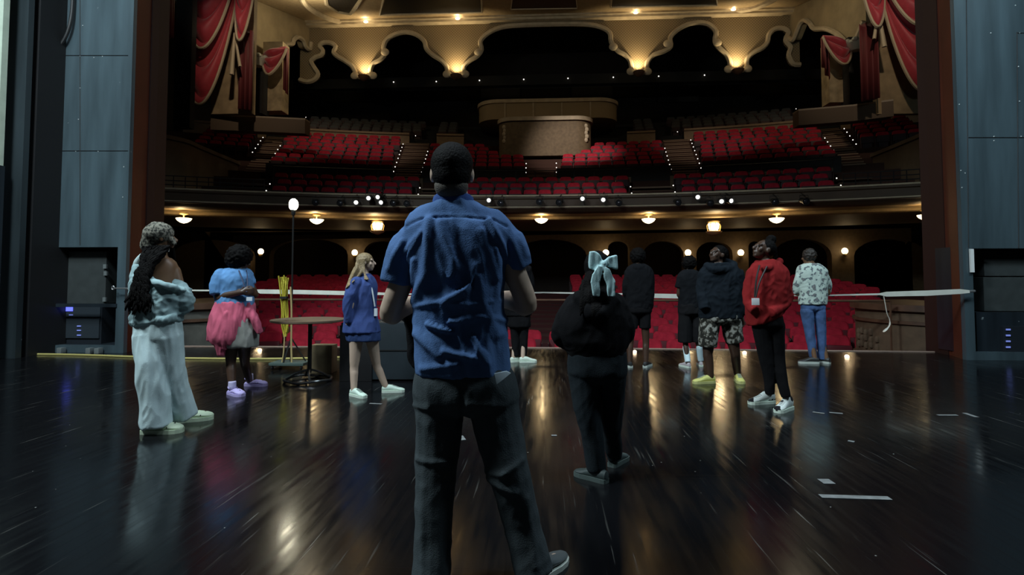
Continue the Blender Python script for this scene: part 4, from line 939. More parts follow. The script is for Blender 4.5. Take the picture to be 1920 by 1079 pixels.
m.build('railing', BLACK, root)
# aisle stairs
m = MB()
for (a0, a1) in ((-8.2, -5.7), (5.7, 8.2), (-19.6, -17.8), (17.8, 19.6)):
    for i in range(4):
        R, z = low[i]; m.arcbox(R - .44, R + .43, z, z + .2 if i < 3 else z + .05, a0, a1, 4).arcbox(R - .02, R + .43, z + .2, z + .26, a0, a1, 4)
for (a0, a1) in ((-10.2, -8.5), (8.5, 10.2), (-19.7, -18.5), (18.5, 19.7), (-1.2, .7)):
    for j in range(9):
        if abs(a0 + a1) < 2 and j > 1: continue
        R, z = up[j]; m.arcbox(R - .45, R + .44, z, z + .02, a0, a1, 4).arcbox(R, R + .44, z + .02, z + .2, a0, a1, 4)
m.build('aisle_stairs', STEP, root, smooth=False)
m = MB()
for (a0, a1) in ((-8.2, -5.7), (5.7, 8.2)):
    for i in range(4):
        R, z = low[i]; m.arcbox(R - .46, R - .43, z + .15, z + .21, a0, a1, 4)
for (a0, a1) in ((-10.2, -8.5), (8.5, 10.2), (-19.7, -18.5), (18.5, 19.7)):
    for j in range(9):
        R, z = up[j]; m.arcbox(R - .47, R - .44, z - .03, z + .025, a0, a1, 4).arcbox(R - .03, R, z + .16, z + .205, a0, a1, 4)
m.build('stair_nosing', mat('nosing', (.22, .15, .1), .8), root, smooth=False)
# parapet behind the top rows and the dark rear tier
R8, z8 = up[-1]
m = MB()
for a0, a1 in ((-25, -19.9), (-17.2, -10.0), (-8.0, -6.0), (6.0, 8.0), (10.0, 17.2), (19.9, 25)):
    m.arcbox(R8 + .5, R8 + .75, z8 - .5, z8 + .85, a0, a1, 12).arcbox(R8 + .42, R8 + .83, z8 + .85, z8 + .97, a0, a1, 12)
m.build('rear_parapet', mat('parapet_plaster', (.26, .18, .11), .7, var=.1), root)
m = MB()
rear = []
for j in range(6):
    R = R8 + 1.6 + .9 * j; z = z8 + .75 + .42 * j; rear.append((R, z)); m.arcbox(R - .45, R + .45, z - 1.2, z, -24, 24)
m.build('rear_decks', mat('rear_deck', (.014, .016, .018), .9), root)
# wing walls at both ends of the balcony
for s in (-1, 1):
    base = [(-300, 21.0), (305 - 1020, 21.3), (345 - 1020, 22.6), (385 - 1020, 24.2), (425 - 1020, 26.0)]
    pts = [Vector((s * abs(dx) / F * Y, Y, 0)) for dx, Y in base[1:]]
    pts = catmull([Vector((s * 15.6, 19.5, 0))] + pts, 6)
    vs = []; 
    m = MB()
    for z0, z1, th in ((3.95, 6.65, 0), (6.65, 6.8, .08)):
        vv = []
        for p in pts:
            o = Vector((-s * .96, -.28, 0)); q = p + o * th
            r = p - o * (.25 + th)
            vv += [Vector((q.x, q.y, z0)), Vector((q.x, q.y, z1)), Vector((r.x, r.y, z1)), Vector((r.x, r.y, z0))]
        n = len(pts); fs = [(i * 4 + k, i * 4 + (k + 1) % 4, (i + 1) * 4 + (k + 1) % 4, (i + 1) * 4 + k) for i in range(n - 1) for k in range(4)] + [(0, 1, 2, 3), tuple(range(n * 4 - 4, n * 4))]
        m.add(vv, fs)
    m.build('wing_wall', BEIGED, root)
    m = MB()
    aa = [s * (17.0 + 5.4 * i / 9) for i in range(10)]
    for a in aa: m.tube([AR(35.7, a, 4.36), AR(35.7, a, 4.86)], .018, 5)
    for zz in (4.55, 4.7, 4.87): m.tube([AR(35.7, a, zz) for a in aa], .02, 5)
    m.build('wing_railing', BLACK, root)
# projecting control booths in the middle
def rrect(w, y0, y1, r, z0, z1):
    pts = [Vector((-w, y1, z0))]
    for k in range(9):
        t = PI + PI / 2 * k / 8; pts.append(Vector((-w + r + r * math.cos(t), y0 + r + r * math.sin(t), z0)))
    for k in range(9):
        t = 1.5 * PI + PI / 2 * k / 8; pts.append(Vector((w - r + r * math.cos(t), y0 + r + r * math.sin(t), z0)))
    pts.append(Vector((w, y1, z0)))
    return pts, Vector((0, 0, z1 - z0))
def stage_booth(name, label, x0, x1, Yf, Yk, ytop, ybot, mt, r, n_strip):
    cx = aty((x0 + x1) / 2, ytop, Yf).x; w = (aty(x1, ytop, Yf).x - aty(x0, ytop, Yf).x) / 2
    z1 = aty((x0 + x1) / 2, ytop, Yf).z; z0 = aty((x0 + x1) / 2, ybot, Yf).z
    o = empty(name, (cx, Yk, z0), label, 'booth')
    p, e = rrect(w, Yf - Yk, 0, r, 0, z1 - z0); sm = MB().slab(p, e); sm.build('front', mt, o)
    p, e = rrect(w + .1, Yf - Yk - .1, 0, r + .1, z1 - z0, z1 - z0 + .22); MB().slab(p, e).build('cap_rail', GILT, o)
    if n_strip:
        m = MB()
        for k in range(n_strip): x = -w * .6 + 1.2 * w * k / (n_strip - 1); m.box(x - .04, x + .04, Yf - Yk - .04, Yf - Yk + .02, 0, z1 - z0)
        m.build('pilaster', GILT, o, smooth=False)
    return o
stage_booth('control_booth', 'wide beige balcony front with rounded ends above the middle of the red seats', 893, 1160, 34.5, 39, 192, 222, mat('booth_plaster', (.3, .23, .13), .7), 1.3, 4)
bb = stage_booth('projection_booth', 'brown box booth with rounded corners between the centre seat blocks', 933, 1110, 31.2, 36, 226, 292, mat('booth_brown', (.14, .10, .055), .7, var=.2), .9, 0)
for sx in (-1, 1):
    m = MB()
    for k in range(5): m.ball((sx * 2.3 + .05 * (k % 2), -4.6, .9 + .2 * k), .13, (1, .6, 1.1), 8)
    m.build('scroll_ornament', GILT, bb)

# orchestra level
RW = 30.2
hol = []
for (x0, x1, yt) in ((322, 470, 450), (505, 652, 448), (682, 745, 452), (790, 930, 450), (962, 1100, 449), (1140, 1180, 452), (1206, 1282, 452), (1306, 1374, 453), (1404, 1436, 452), (1450, 1560, 448), (1602, 1740, 448)):
    a, b = aty(x0, 500, RW), aty(x1, 500, RW); zt = aty((x0 + x1) / 2, yt, RW).z; zs = zt - min(.9, (b.x - a.x) * .35)
    h = [Vector((a.x, RW, .2)), Vector((b.x, RW, .2))] + [Vector(((a.x + b.x) / 2 + (b.x - a.x) / 2 * math.cos(t), RW, zs + (zt - zs) * math.sin(t))) for t in [PI * k / 12 for k in range(13)]]
    hol.append(h)
m = MB().slab([Vector((-19, RW, -1.3)), Vector((19, RW, -1.3)), Vector((19, RW, 3.8)), Vector((-19, RW, 3.8))], (0, .5, 0), hol)
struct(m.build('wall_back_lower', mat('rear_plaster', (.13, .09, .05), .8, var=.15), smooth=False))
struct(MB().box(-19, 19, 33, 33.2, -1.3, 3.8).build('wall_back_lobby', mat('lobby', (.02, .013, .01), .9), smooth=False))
m = MB()
orch = []
for i in range(18):
    Y = 12.4 + .95 * i; z = -1.2 + .1 * i; orch.append((Y + 14, z)); m.arcbox(Y + 14 - .48, Y + 14 + .48, -1.3, z, -26, 26, 20)
struct(m.build('floor_orchestra', mat('red_carpet', (.045, .008, .008), .95)))
# pit wall and rail in front of the seats
m = MB().arc([(25.4, -1.3), (25.5, -1.3), (25.5, -.62), (25.4, -.62)], -17, 17, 30); struct(m.build('trim_5', DARKP))
m = MB().tube([Vector((-6.5 + 13 * i / 10, 11.0, .80)) for i in range(11)], .022, 6)
for x in (-6.5, 6.5): m.tube([Vector((x, 11.0, -1.3)), Vector((x, 11.0, .8))], .018, 5)
tag(m.build('pit_rail', WOOD), 'thin brown wooden rail running behind the white strap above the orchestra pit', 'rail')
# curved box walls at both ends of the pit
for s in (-1, 1):
    o = empty('orchestra_box', (s * 8.6, 12.0, -1.3), 'low curved grey box wall with relief behind the woman in white trousers' if s < 0 else 'low curved brown box wall with relief under the right end of the strap', 'box wall')
    def cyl(z0, z1, R, mt, nm):
        pts = [Vector((s * (-1.55 + 0) * 0, 0, 0))]
        vs = []; n = 20
        for k in range(n + 1):
            t = PI * .5 + PI * k / n
            x = R * math.cos(t) * 1.0; y = R * math.sin(t) * .9
            vs += [Vector((-s * -x, y, z0)), Vector((-s * -x, y, z1))]
        vs += [Vector((0, 0, z0)), Vector((0, 0, z1))]
        fs = [(2 * k, 2 * k + 1, 2 * k + 3, 2 * k + 2) for k in range(n)] + [tuple([2 * k + 1 for k in range(n + 1)]), tuple([2 * k for k in range(n + 1)][::-1]), (0, 1, 2 * n + 1, 2 * n)]
        vs = [Vector((v.x, v.y, v.z)) for v in vs[:-2]]
        return MB().add(vs, fs).build(nm, mt, o)
    W_ = mat('grey_plaster', (.1, .1, .085), .75, var=.2) if s < 0 else mat('brown_plaster', (.11, .07, .04), .75, var=.2)
    cyl(0, 1.9, 2.0, W_, 'wall'); cyl(1.9, 2.02, 2.1, WOOD, 'top_rail'); cyl(1.65, 1.71, 2.06, WOOD, 'moulding'); cyl(.9, .96, 2.06, WOOD, 'moulding')
    g = MB()
    for k in range(14):
        t = PI * (.5 + .5) + (k % 5 - 2) * .09; zz = 1.15 + .13 * (k // 5) + .03 * (k % 2)
        g.ball((s * 2.0 * math.cos(t) * -1 * -1 * s * s, 1.8 * math.sin(t), zz), .06, (1, 1, 1.4), 6)
    g.v = [Vector((-s * abs(v.x) if s > 0 else abs(v.x), v.y, v.z)) for v in g.v]
    g.build('relief_ornament', W_, o)

# ------------------------------------------------------------------ upper hall
Ys = 34.0
out = [(562, 150), (576, 154), (590, 150), (597, 140), (590, 128), (584, 116), (592, 108), (603, 104), (606, 96), (600, 88), (606, 81), (620, 81), (630, 88), (626, 99), (636, 108), (648, 115), (660, 124), (667, 136), (669, 144), (694, 144), (695, 132), (700, 120), (713, 113), (722, 102), (720, 88), (726, 74), (742, 65), (762, 61), (782, 66), (796, 78), (800, 92), (812, 104), (828, 114), (838, 126), (842, 141), (868, 141), (870, 126), (880, 115), (895, 106), (903, 94), (901, 78), (915, 63), (940, 52), (975, 48), (1040, 46), (1095, 46), (1125, 51), (1143, 62), (1146, 80), (1158, 96), (1172, 104), (1182, 116), (1187, 135), (1210, 135), (1213, 118), (1224, 104), (1242, 98), (1257, 88), (1256, 72), (1268, 58), (1288, 47), (1310, 43), (1330, 47), (1342, 60), (1340, 78), (1350, 92), (1361, 102), (1368, 116), (1370, 131), (1397, 131), (1400, 112), (1412, 99), (1428, 91), (1438, 80), (1441, 66), (1452, 55), (1468, 54), (1478, 62), (1472, 76), (1482, 90), (1478, 104), (1486, 120), (1500, 122)]
bot = [aty(x, y, Ys) for x, y in out]
bot = catmull(bot, 3)
ztop = 17.35
pl = bot + [Vector((bot[-1].x, Ys, ztop)), Vector((bot[0].x, Ys, ztop))]
scr = empty('scalloped_screen', (0, Ys, aty(960, 145, Ys).z), 'pale latticed plaster screen with scalloped arches across the top of the hall', 'screen wall')
def subz(m, name, mt, par, smooth=False): return sub(m, name, mt, par, smooth)
subz(MB().slab(pl, (0, .35, 0)), 'screen', LATT, scr)
subz(MB().tube([p + Vector((0, -.06, 0)) for p in bot], .15, 6), 'moulding', GILT, scr, True)
for (x, y) in ((665, 142), (699, 142), (838, 139), (872, 139), (1183, 134), (1214, 134), (1366, 130), (1402, 129), (722, 98), (897, 98), (1150, 88), (1252, 82), (1345, 80)):
    subz(MB().ball(aty(x, y, Ys - .15), .27, (1, .5, .9), 10), 'scroll', GILT, scr, True)
# cornice over the screen, with small lights
cz = 17.0
m = MB(); m.box(bot[0].x - .2, bot[-1].x + .2, Ys - .45, Ys, cz, cz + .14).box(bot[0].x - .2, bot[-1].x + .2, Ys - .6, Ys, cz + .14, cz + .4)
struct(m.build('trim_6', GILT, smooth=False))
UPL = emat('uplight_glow', (1.0, .80, .42), 2.6)
for i, (x, y) in enumerate(((682, 140), (855, 138), (1198, 132), (1384, 128))):
    c = aty(x, y + 5, Ys - .35)
    o = empty('uplight', c, ['first', 'second', 'third', 'fourth'][i] + ' from the left of the bowl uplights under the scalloped screen', 'uplight', 'uplights on the scalloped screen')
    MB().lathe([(.05, -.25), (.2, -.16), (.34, .02), (.36, .08), (.3, .08), (.26, .02)], (0, 0, 0), 16).build('bowl', WOOD, o)
    MB().lathe([(.0, .0), (.24, .03), (.2, .09), (0, .1)], (0, 0, 0), 12).build('bulb', UPL, o)
    light('SPOT', c + Vector((0, -.02, .12)), 520, (1, .76, .42), .1, c + Vector((0, .5, 3)), 110, .9)
for i, (x, y) in enumerate(((686, 41), (858, 35), (1192, 24), (1375, 18))):
    c = aty(x, y, Ys - .7)
    o = MB().ball((0, 0, 0), .1, (1.6, 1, .7), 8).build('cove_light', emat('cove_glow', (1, .85, .6), 2), loc=None); o.location = c
    tag(o, ['first', 'second', 'third', 'fourth'][i] + ' from the left of the warm lights on the cornice above the screen', 'light', 'cornice lights')
    light('POINT', c + Vector((0, -.1, .05)), 17, (1, .8, .5), .06)
# splayed side sections with their own scalloped edge
cz0 = lambda Y: 17.38 + (Y - 34) * .24
def splay(s, pts, P0, P1, piers):
    N = (P1 - P0).cross(Vector((0, 0, 1))).normalized()
    q = catmull([onplane(x, y, P0, N) for x, y in pts], 4)
    a, b = q[0], q[-1]
    o = empty('side_screen', (P0.x, P0.y, 9.4), ('left' if s < 0 else 'right') + ' curving plaster screen beside the scalloped screen above the small red swag', 'screen wall')
    off = N * (.35 if N.y > 0 else -.35)
    subz(MB().slab(q + [Vector((b.x, b.y, cz0(b.y))), Vector((a.x, a.y, cz0(a.y)))], off), 'screen', BEIGE, o)
    subz(MB().tube([p - off * .3 for p in q], .14, 6), 'moulding', GILT, o, True)
    return o
P0 = Vector((aty(455, 100, 27.5).x, 27.5, 0)); P1 = Vector((aty(580, 100, 34).x, 34.0, 0))
SL = splay(-1, [(452, 60), (470, 96), (481, 112), (488, 116), (497, 106), (510, 97), (524, 90), (533, 84), (545, 83), (548, 75), (556, 70), (565, 76), (570, 88), (578, 92), (580, 80)], P0, P1, None)
P2_ = Vector((aty(1482, 100, 34).x, 34.0, 0)); P3_ = Vector((aty(1625, 100, 27.5).x, 27.5, 0))
SR = splay(1, [(1480, 70), (1490, 75), (1498, 58), (1504, 44), (1512, 38), (1522, 44), (1530, 54), (1548, 54), (1562, 58), (1576, 66), (1588, 78), (1596, 88), (1606, 84), (1613, 66), (1624, 40)], P2_, P3_, None)
# piers under the side screens
PIER = mat('pier_plaster', (.36, .28, .16), .8, var=.35, vscale=2.2)
def pier(x0, x1, y0, y1, Y, d, mt, label):
    a, b = aty(x0, y1, Y), aty(x1, y0, Y)
    o = MB().box(-(b.x - a.x) / 2, (b.x - a.x) / 2, -d / 2, d / 2, 0, b.z - a.z + .3).build('pier', mt, smooth=False)
    o.location = ((a.x + b.x) / 2, Y + d / 2, a.z); return tag(o, label, 'pier')
BK = mat('pier_black', (.012, .012, .012), .8)
pier(491, 530, 88, 208, 28.6, .8, PIER, 'lit beige pier under the small red swag on the left')
pier(476, 492, 120, 212, 28.0, .8, BK, 'slim black pier left of the lit beige pier on the left')
pier(1556, 1594, 88, 192, 28.6, .8, PIER, 'lit beige pier under the small red swag on the right')
pier(1594, 1615, 80, 200, 28.0, .8, BK, 'slim black pier right of the lit beige pier on the right')
# box openings nearer the stage: lit wall behind the big swags, dark column at the outside
def pxwall(x0, x1, y0, y1, Y, mt, name, th=.3):
    a, b = aty(x0, y1, Y), aty(x1, y0, Y)
    return struct(MB().box(a.x, b.x, Y, Y + th, a.z, b.z).build(name, mt, smooth=False))
pxwall(395, 478, -60, 214, 25.2, mat('box_plaster', (.3, .22, .12), .8, var=.25, vscale=2), 'wall_left_box')
pxwall(1645, 1742, -60, 214, 25.2, MATS['box_plaster'], 'wall_right_box')
pier(324, 363, -60, 240, 21.8, .3, BK, 'wide black column left of the big left swag')
# ledges below
def ledge(pts, z0, z1, mt, name, label):
    P = [Vector(p) for p in pts]; m = MB(); vs = []
    for p in P: vs += [Vector((p.x, p.y, z0)), Vector((p.x, p.y, z1)), Vector((p.x, p.y + .6, z1)), Vector((p.x, p.y + .6, z0))]
    n = len(P); fs = [(i * 4 + k, i * 4 + (k + 1) % 4, (i + 1) * 4 + (k + 1) % 4, (i + 1) * 4 + k) for i in range(n - 1) for k in range(4)] + [(0, 1, 2, 3), tuple(range(n * 4 - 4, n * 4))]
    m.add(vs, fs); return m.build(name, mt, smooth=False)
for s, xs in ((-1, ((395, 25.0), (470, 26.2), (572, 29.0))), (1, ((1497, 29.0), (1600, 26.4), (1675, 25.0)))):
    y1 = (214, 217, 222) if s < 0 else (205, 196, 186)
    zt = 9.0
    P = [onplane(x, yy, (0, 0, zt), (0, 0, 1)) for (x, Y), yy in zip(xs, y1)]
    o = empty('box_ledge', (P[1].x, P[1].y, zt - .9), ('left' if s < 0 else 'right') + ' brown box front with pale rail below the red swags', 'box front')
    for nm, z0, z1, mt in (('front', zt - .75, zt - .07, mat('ledge_plaster', (.085, .055, .03), .7)), ('rail', zt - .07, zt, mat('ledge_rail', (.22, .17, .11), .5))):
        q = ledge(P, z0, z1, mt, nm, ''); q.data.transform(Matrix.Translation(-o.location)); q.parent = o
# ceiling sloping towards the stage with dark slots
CP = Vector((0, 34, 17.4)); CN = Vector((0, .24, -1)).normalized()
def cpl(x, y): return onplane(x, y, CP, CN)
cz_ = lambda Y: 17.4 + (Y - 34) * .24
holes = []
m = MB(); vs = [Vector((-20, 34.4, cz_(34.4))), Vector((20, 34.4, cz_(34.4))), Vector((20, 27.5, cz_(27.5))), Vector((-20, 27.5, cz_(27.5)))]
struct(m.slab(vs, (0, 0, .3)).build('ceiling', mat('ceiling_plaster', (.38, .29, .17), .8, var=.15), smooth=False))
def slot(pts, label, cat, nm, mt, r=.09):
    q = [cpl(x, y) - Vector((0, 0, .03)) for x, y in pts]; c = sum(q, Vector()) / len(q)
    o = empty(nm, c, label, cat)
    sub(MB().slab(q, (0, 0, .02)), 'opening', mt, o)
    sub(MB().tube(q + [q[0]], r, 6), 'frame', GILT, o, True)
slot([(722, -14), (902, -16), (904, 21), (712, 26)], 'left dark lighting slot in the ceiling with a pale frame', 'ceiling slot', 'ceiling_slot', BLACK)
slot([(1148, -22), (1340, -26), (1345, 8), (1145, 11)], 'right dark lighting slot in the ceiling with a pale frame', 'ceiling slot', 'ceiling_slot', BLACK)
slot([(960, -4), (1080, -6), (1082, 14), (958, 16)], 'small brown recess in the ceiling between the two dark slots', 'ceiling slot', 'ceiling_slot', mat('slot_brown', (.07, .03, .02), .8), .05)
slot([(608, -20), (690, -22), (658, 24), (632, 20), (612, 6)], 'dark grille in the ceiling at the top left of the scalloped screen', 'grille', 'ceiling_grille', lattice_mat('grille_dark', (.02, .015, .01)), .12)
g = MB(); g.tube(catmull([cpl(x, y) - Vector((0, 0, .1)) for x, y in ((560, -20), (572, 4), (592, 20), (618, 32), (650, 40), (690, 43))], 5), .17, 6)
g.tube(catmull([cpl(x, y) - Vector((0, 0, .1)) for x, y in ((1376, 18), (1405, 14), (1425, 8), (1450, -4), (1470, -20))], 5), .17, 6)
struct(g.build('trim_7', GILT))
# dark volume behind the screen
struct(MB().box(-22, 22, 45, 45.3, 3.8, 20).build('wall_back_upper', DARKW, smooth=False))
m = MB()
for k in range(3):
    x = (-5.2, 2.2, 9)[k]; m.box(x, x + 3.2, 44.7, 45, 15.2, 17.2)
struct(m.build('trim_8', mat('faint_panel', (.05, .045, .035), .8), smooth=False))
struct(MB().box(-22, 22, 38.6, 39.2, 14.7, 15.4).build('trim_9', mat('beam_dark', (.02, .017, .012), .9), smooth=False))
struct(MB().box(-23, -21.5, 10, 45, -1.3, 20).build('wall_left_hall', DARKW, smooth=False))
struct(MB().box(21.5, 23, 10, 45, -1.3, 20).build('wall_right_hall', DARKW, smooth=False))
struct(MB().box(-22, 22, 34.4, 45, 19.5, 19.8).build('ceiling_rear', DARKW, smooth=False))

DOT = emat('dot_white', (1, .95, .88), 1.4)
dotm = MB().ball((0, 0, 0), .03, n=6); dproto = None
def dot(p, label, group, name='aisle_light', r=1):
    global dproto
    if dproto is None: dproto = dotm.build('aisle_light', DOT).data; bpy.data.objects.remove(bpy.data.objects['aisle_light'])
    o = bpy.data.objects.new(name, dproto); COL.objects.link(o); o.location = p; o.scale = (r, r, r); return tag(o, label, 'light', group)
for x, y in ((738, 154), (818, 153), (899, 151), (982, 149), (1065, 147), (1150, 145), (1235, 143), (1321, 141)):
    dot(aty(x, y, 38.5), 'tiny white light in the row on the dark beam below the screen', 'lights on the dark beam', 'beam_light', 1.6)
# ================================================================== seats
RED = cloth('red_velvet', (.36, .016, .034), .2, .75)
SEATK = mat('seat_black', (.03, .008, .010), .6)
W = .29
def backrest_mb(m, w=W):
    out = [(-w + .02, .40), (w - .02, .40), (w - .01, .72), (w - .03, .82), (w - .09, .87), (0, .885), (-w + .09, .87), (-w + .03, .82), (-w + .01, .72)]
    fr = [Vector((x, .17 + (z - .4) * .22, z)) for x, z in out]; bk = [Vector((x, .25 + (z - .4) * .2, z)) for x, z in out]
    mid = [Vector((x * .88, .145 + (z - .4) * .22, .42 + (z - .4) * .94)) for x, z in out]
    n = len(out); vs = fr + bk + mid
    fs = [(i, (i + 1) % n, n + (i + 1) % n, n + i) for i in range(n)] + [tuple(range(n, 2 * n))] + [(i, (i + 1) % n, 2 * n + (i + 1) % n, 2 * n + i) for i in range(n)] + [tuple(range(2 * n, 3 * n))]
    return m.add(vs, fs)
def cushion_mb(m, w=W):   # tipped up, dark underside towards the stage
    return m.box(-w + .03, w - .03, .03, .13, .34, .66, .02)
def arm_mb(m, x): return m.box(x - .02, x + .02, -.2, .2, .56, .60, .01).box(x - .015, x + .015, -.1, .14, 0, .56)
allseat = MB(); allseat.cur = 0; backrest_mb(allseat); allseat.cur = 1; cushion_mb(allseat); arm_mb(allseat, -W); arm_mb(allseat, W); allseat.box(-.2, .2, .1, .2, .02, .38)
balc_me = allseat.build('theatre_chair', [RED, SEATK]).data; bpy.data.objects.remove(bpy.data.objects['theatre_chair'])
# two-row counting phrases
ORD = ['lowest', 'second', 'third', 'fourth', 'fifth', 'sixth', 'seventh', 'eighth', 'ninth', 'tenth', 'eleventh', 'twelfth', 'thirteenth']
def row_angles(R, a0, a1, pitch=.65):
    L = math.radians(a1 - a0) * R; n = max(1, int(L / pitch)); st = math.degrees(pitch / R); c = (a0 + a1) / 2
    return [c + st * (i - (n - 1) / 2) for i in range(n)]
stuff = MB(); stuff_v = []
def seat_xf(R, z, a): return Matrix.Translation(AR(R, a, z)) @ Matrix.Rotation(-math.radians(a), 4, 'Z')
def put_seat(R, z, a, label, group, individual=True):
    X = seat_xf(R, z, a)
    if individual:
        o = bpy.data.objects.new('theatre_chair', balc_me); COL.objects.link(o); o.matrix_world = X; tag(o, label, 'seat', group); return
    for q, mi_ in zip(allseat.f, allseat.mi): pass
    k = len(stuff.v); stuff.v += [X @ v for v in allseat.v]; stuff.f += [[i + k for i in f] for f in allseat.f]; stuff.mi += allseat.mi
nb = 0
SIDE = {-1: 'left', 0: 'middle', 1: 'right'}
dl = []
for i, (R, z) in enumerate(low):
    for s, (a0, a1) in ((-1, (-17.7, -8.3)), (0, (-5.6, 5.6)), (1, (8.3, 17.7))):
        for a in row_angles(R + .05, a0, a1):
            put_seat(R + .05, z, a, f'red seat in the {ORD[i]} row of the {SIDE[s]} block just behind the balcony rim', f'{ORD[i]} row of the {SIDE[s]} front balcony block'); nb += 1
        for a in ((a0, a1) if s == 0 else ((a1,) if s < 0 else (a0,))):
            dl.append((R - .35, z + .25, a))
        if s: dl.append((R - .35, z + .25, a0 if s < 0 else a1))
for j, (R, z) in enumerate(up[:8]):
    for s, (a0, a1), nm in ((-1, (-18.4, -10.3), 'left outer'), (1, (10.3, 18.4), 'right outer'), (-1, (-8.4, -1.3), 'left inner'), (1, (.8, 8.4), 'right inner')):
        inner = 'inner' in nm
        if inner and j > 5: continue
        if inner and j > 2:
            if s < 0: a1 = -3.6 if j < 5 else -4.2
            else: a0 = 2.9 if j < 5 else 3.4
            if j == 3: a1, a0 = (a1 + .5, a0) if s < 0 else (a1, a0 - .5)
        for a in row_angles(R, a0, a1):
            ind = inner or j < 3
            put_seat(R, z, a, f'red seat in the {ORD[j]} row of the {nm} block of the upper balcony', f'{ORD[j]} row of the {nm} upper balcony block', ind); nb += ind
        if inner:
            dl.append((R - .35, z + .25, a0 if s < 0 else a1))
            if j < 4: dl.append((R - .35, z + .25, a1 if s < 0 else a0))
        else: dl += [(R - .35, z + .25, a0), (R - .35, z + .25, a1)]
for j in range(3, 8):
    R, z = up[j]
    for s in (-1, 1):
        for a in row_angles(R, *sorted((s * 19.9, s * 23.6))): put_seat(R, z, a, '', '', False)
        dl.append((R - .35, z + .25, s * 19.8))
rear_seats = []
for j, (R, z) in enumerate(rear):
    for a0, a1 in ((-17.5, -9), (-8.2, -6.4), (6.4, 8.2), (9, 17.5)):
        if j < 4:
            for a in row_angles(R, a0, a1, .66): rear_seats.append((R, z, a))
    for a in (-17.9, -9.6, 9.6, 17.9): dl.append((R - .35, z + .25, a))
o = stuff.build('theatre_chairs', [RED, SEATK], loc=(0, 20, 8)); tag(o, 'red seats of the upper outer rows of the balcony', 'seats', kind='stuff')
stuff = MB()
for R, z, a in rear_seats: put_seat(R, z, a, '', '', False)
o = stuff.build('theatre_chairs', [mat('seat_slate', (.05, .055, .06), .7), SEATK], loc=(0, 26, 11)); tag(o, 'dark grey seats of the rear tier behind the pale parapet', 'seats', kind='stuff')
for R, z, a in dl:
    dot(AR(R, a, z), 'tiny white light at the end of a row of balcony seats', 'aisle lights of the balcony')
# orchestra seats with parts
pb = backrest_mb(MB()).build('backrest', RED); pc = cushion_mb(MB()).build('seat_cushion', mat('seat_maroon', (.10, .008, .014), .6)); pa = arm_mb(MB(), 0).build('armrest', SEATK)
mb_, mc_, ma_ = pb.data, pc.data, pa.data
for q in (pb, pc, pa): bpy.data.objects.remove(q)
no = 0
OR2 = ['front', 'second', 'third', 'fourth', 'fifth', 'sixth', 'seventh', 'eighth', 'ninth', 'tenth', 'eleventh', 'twelfth', 'thirteenth', 'fourteenth', 'fifteenth', 'sixteenth', 'seventeenth', 'eighteenth']
stuff = MB()
for i, (R, z) in enumerate(orch):
    half = 6.2 if i < 2 else min(13, 6.9 + .5 * i); a = math.degrees(half / R)
    for k, (a0, a1, nm) in enumerate(((-a, -1.5, 'left'), (1.5, a, 'right')) if i > 2 else ((-a, 0, 'left'), (0, a, 'right'))):
        for q in row_angles(R, a0, a1, .65):
            if i < 12 and no < 300:
                X = seat_xf(R, z + .001, q)
                o = empty('orchestra_chair', X.translation, f'red orchestra seat in the {OR2[i]} row below the stage, {nm} half', 'seat', f'{OR2[i]} row of the orchestra seats, {nm} half', -math.radians(q)); no += 1
                for me, dx in ((mb_, 0), (mc_, 0), (ma_, -W), (ma_, W)):
                    c = bpy.data.objects.new(me.name.split('.')[0], me); COL.objects.link(c); c.parent = o; c.location = (dx, 0, 0)
            else: put_seat(R, z, q, '', '', False)
o = stuff.build('theatre_chairs', [RED, SEATK], loc=(0, 27, 0)); tag(o, 'red seats of the rearmost orchestra rows under the balcony', 'seats', kind='stuff')
print('seats', nb, no)

# ================================================================== house lamps
GLOW = emat('bowl_glow', (1.0, .82, .48), 3.2); BRASS = mat('brass', (.4, .27, .1), .35, metal=.7)
def rim_pt(px, py, R):
    # point on arc of radius R seen in pixel column px (height solved from py)
    lo_, hi_ = -25., 25.
    for _ in range(40):
        mid = (lo_ + hi_) / 2; p = AR(R, mid, 3.6); d = p - EYE
        x = PX0 + F * d.dot(RT) / d.dot(FW)
        if x < px: lo_ = mid
        else: hi_ = mid
    p = AR(R, lo_, 3.6); d = ray(px, py); t = (p.xy - EYE.xy).length / d.xy.length
    return Vector((p.x, p.y, EYE.z + d.z * t))
WL = ['far left', 'second from the left', 'fourth from the left', 'fifth from the left', 'sixth from the left', 'far right']
lampn = ['above the woman in white trousers', 'right of the ghost light', 'right of the foreground man in blue', 'between the white bow and the right chandelier', 'above the red hoodie, right of the chandelier', 'at the far right edge']
for (x, y), lb in zip(((345, 412), (594, 414), (1015, 413), (1216, 413), (1456, 412), (1736, 406)), lampn):
    p = rim_pt(x, y, 36.3)
    o = empty('bowl_lamp', p, 'glowing bowl lamp under the balcony rim ' + lb, 'ceiling lamp', 'bowl lamps under the balcony rim')
    MB().lathe([(.02, -.14), (.12, -.11), (.22, -.04), (.27, .04), (.25, .05), (.19, -.02), (.02, -.06)], (0, 0, 0), 18).build('bowl', GLOW, o)
    MB().lathe([(.03, -.05), (.03, .16), (.16, .2), (.16, .23), (.03, .23)], (0, 0, 0), 14).build('stem', BRASS, o)
    light('POINT', p + Vector((0, -.2, .1)), 24, (1, .74, .38), .1)
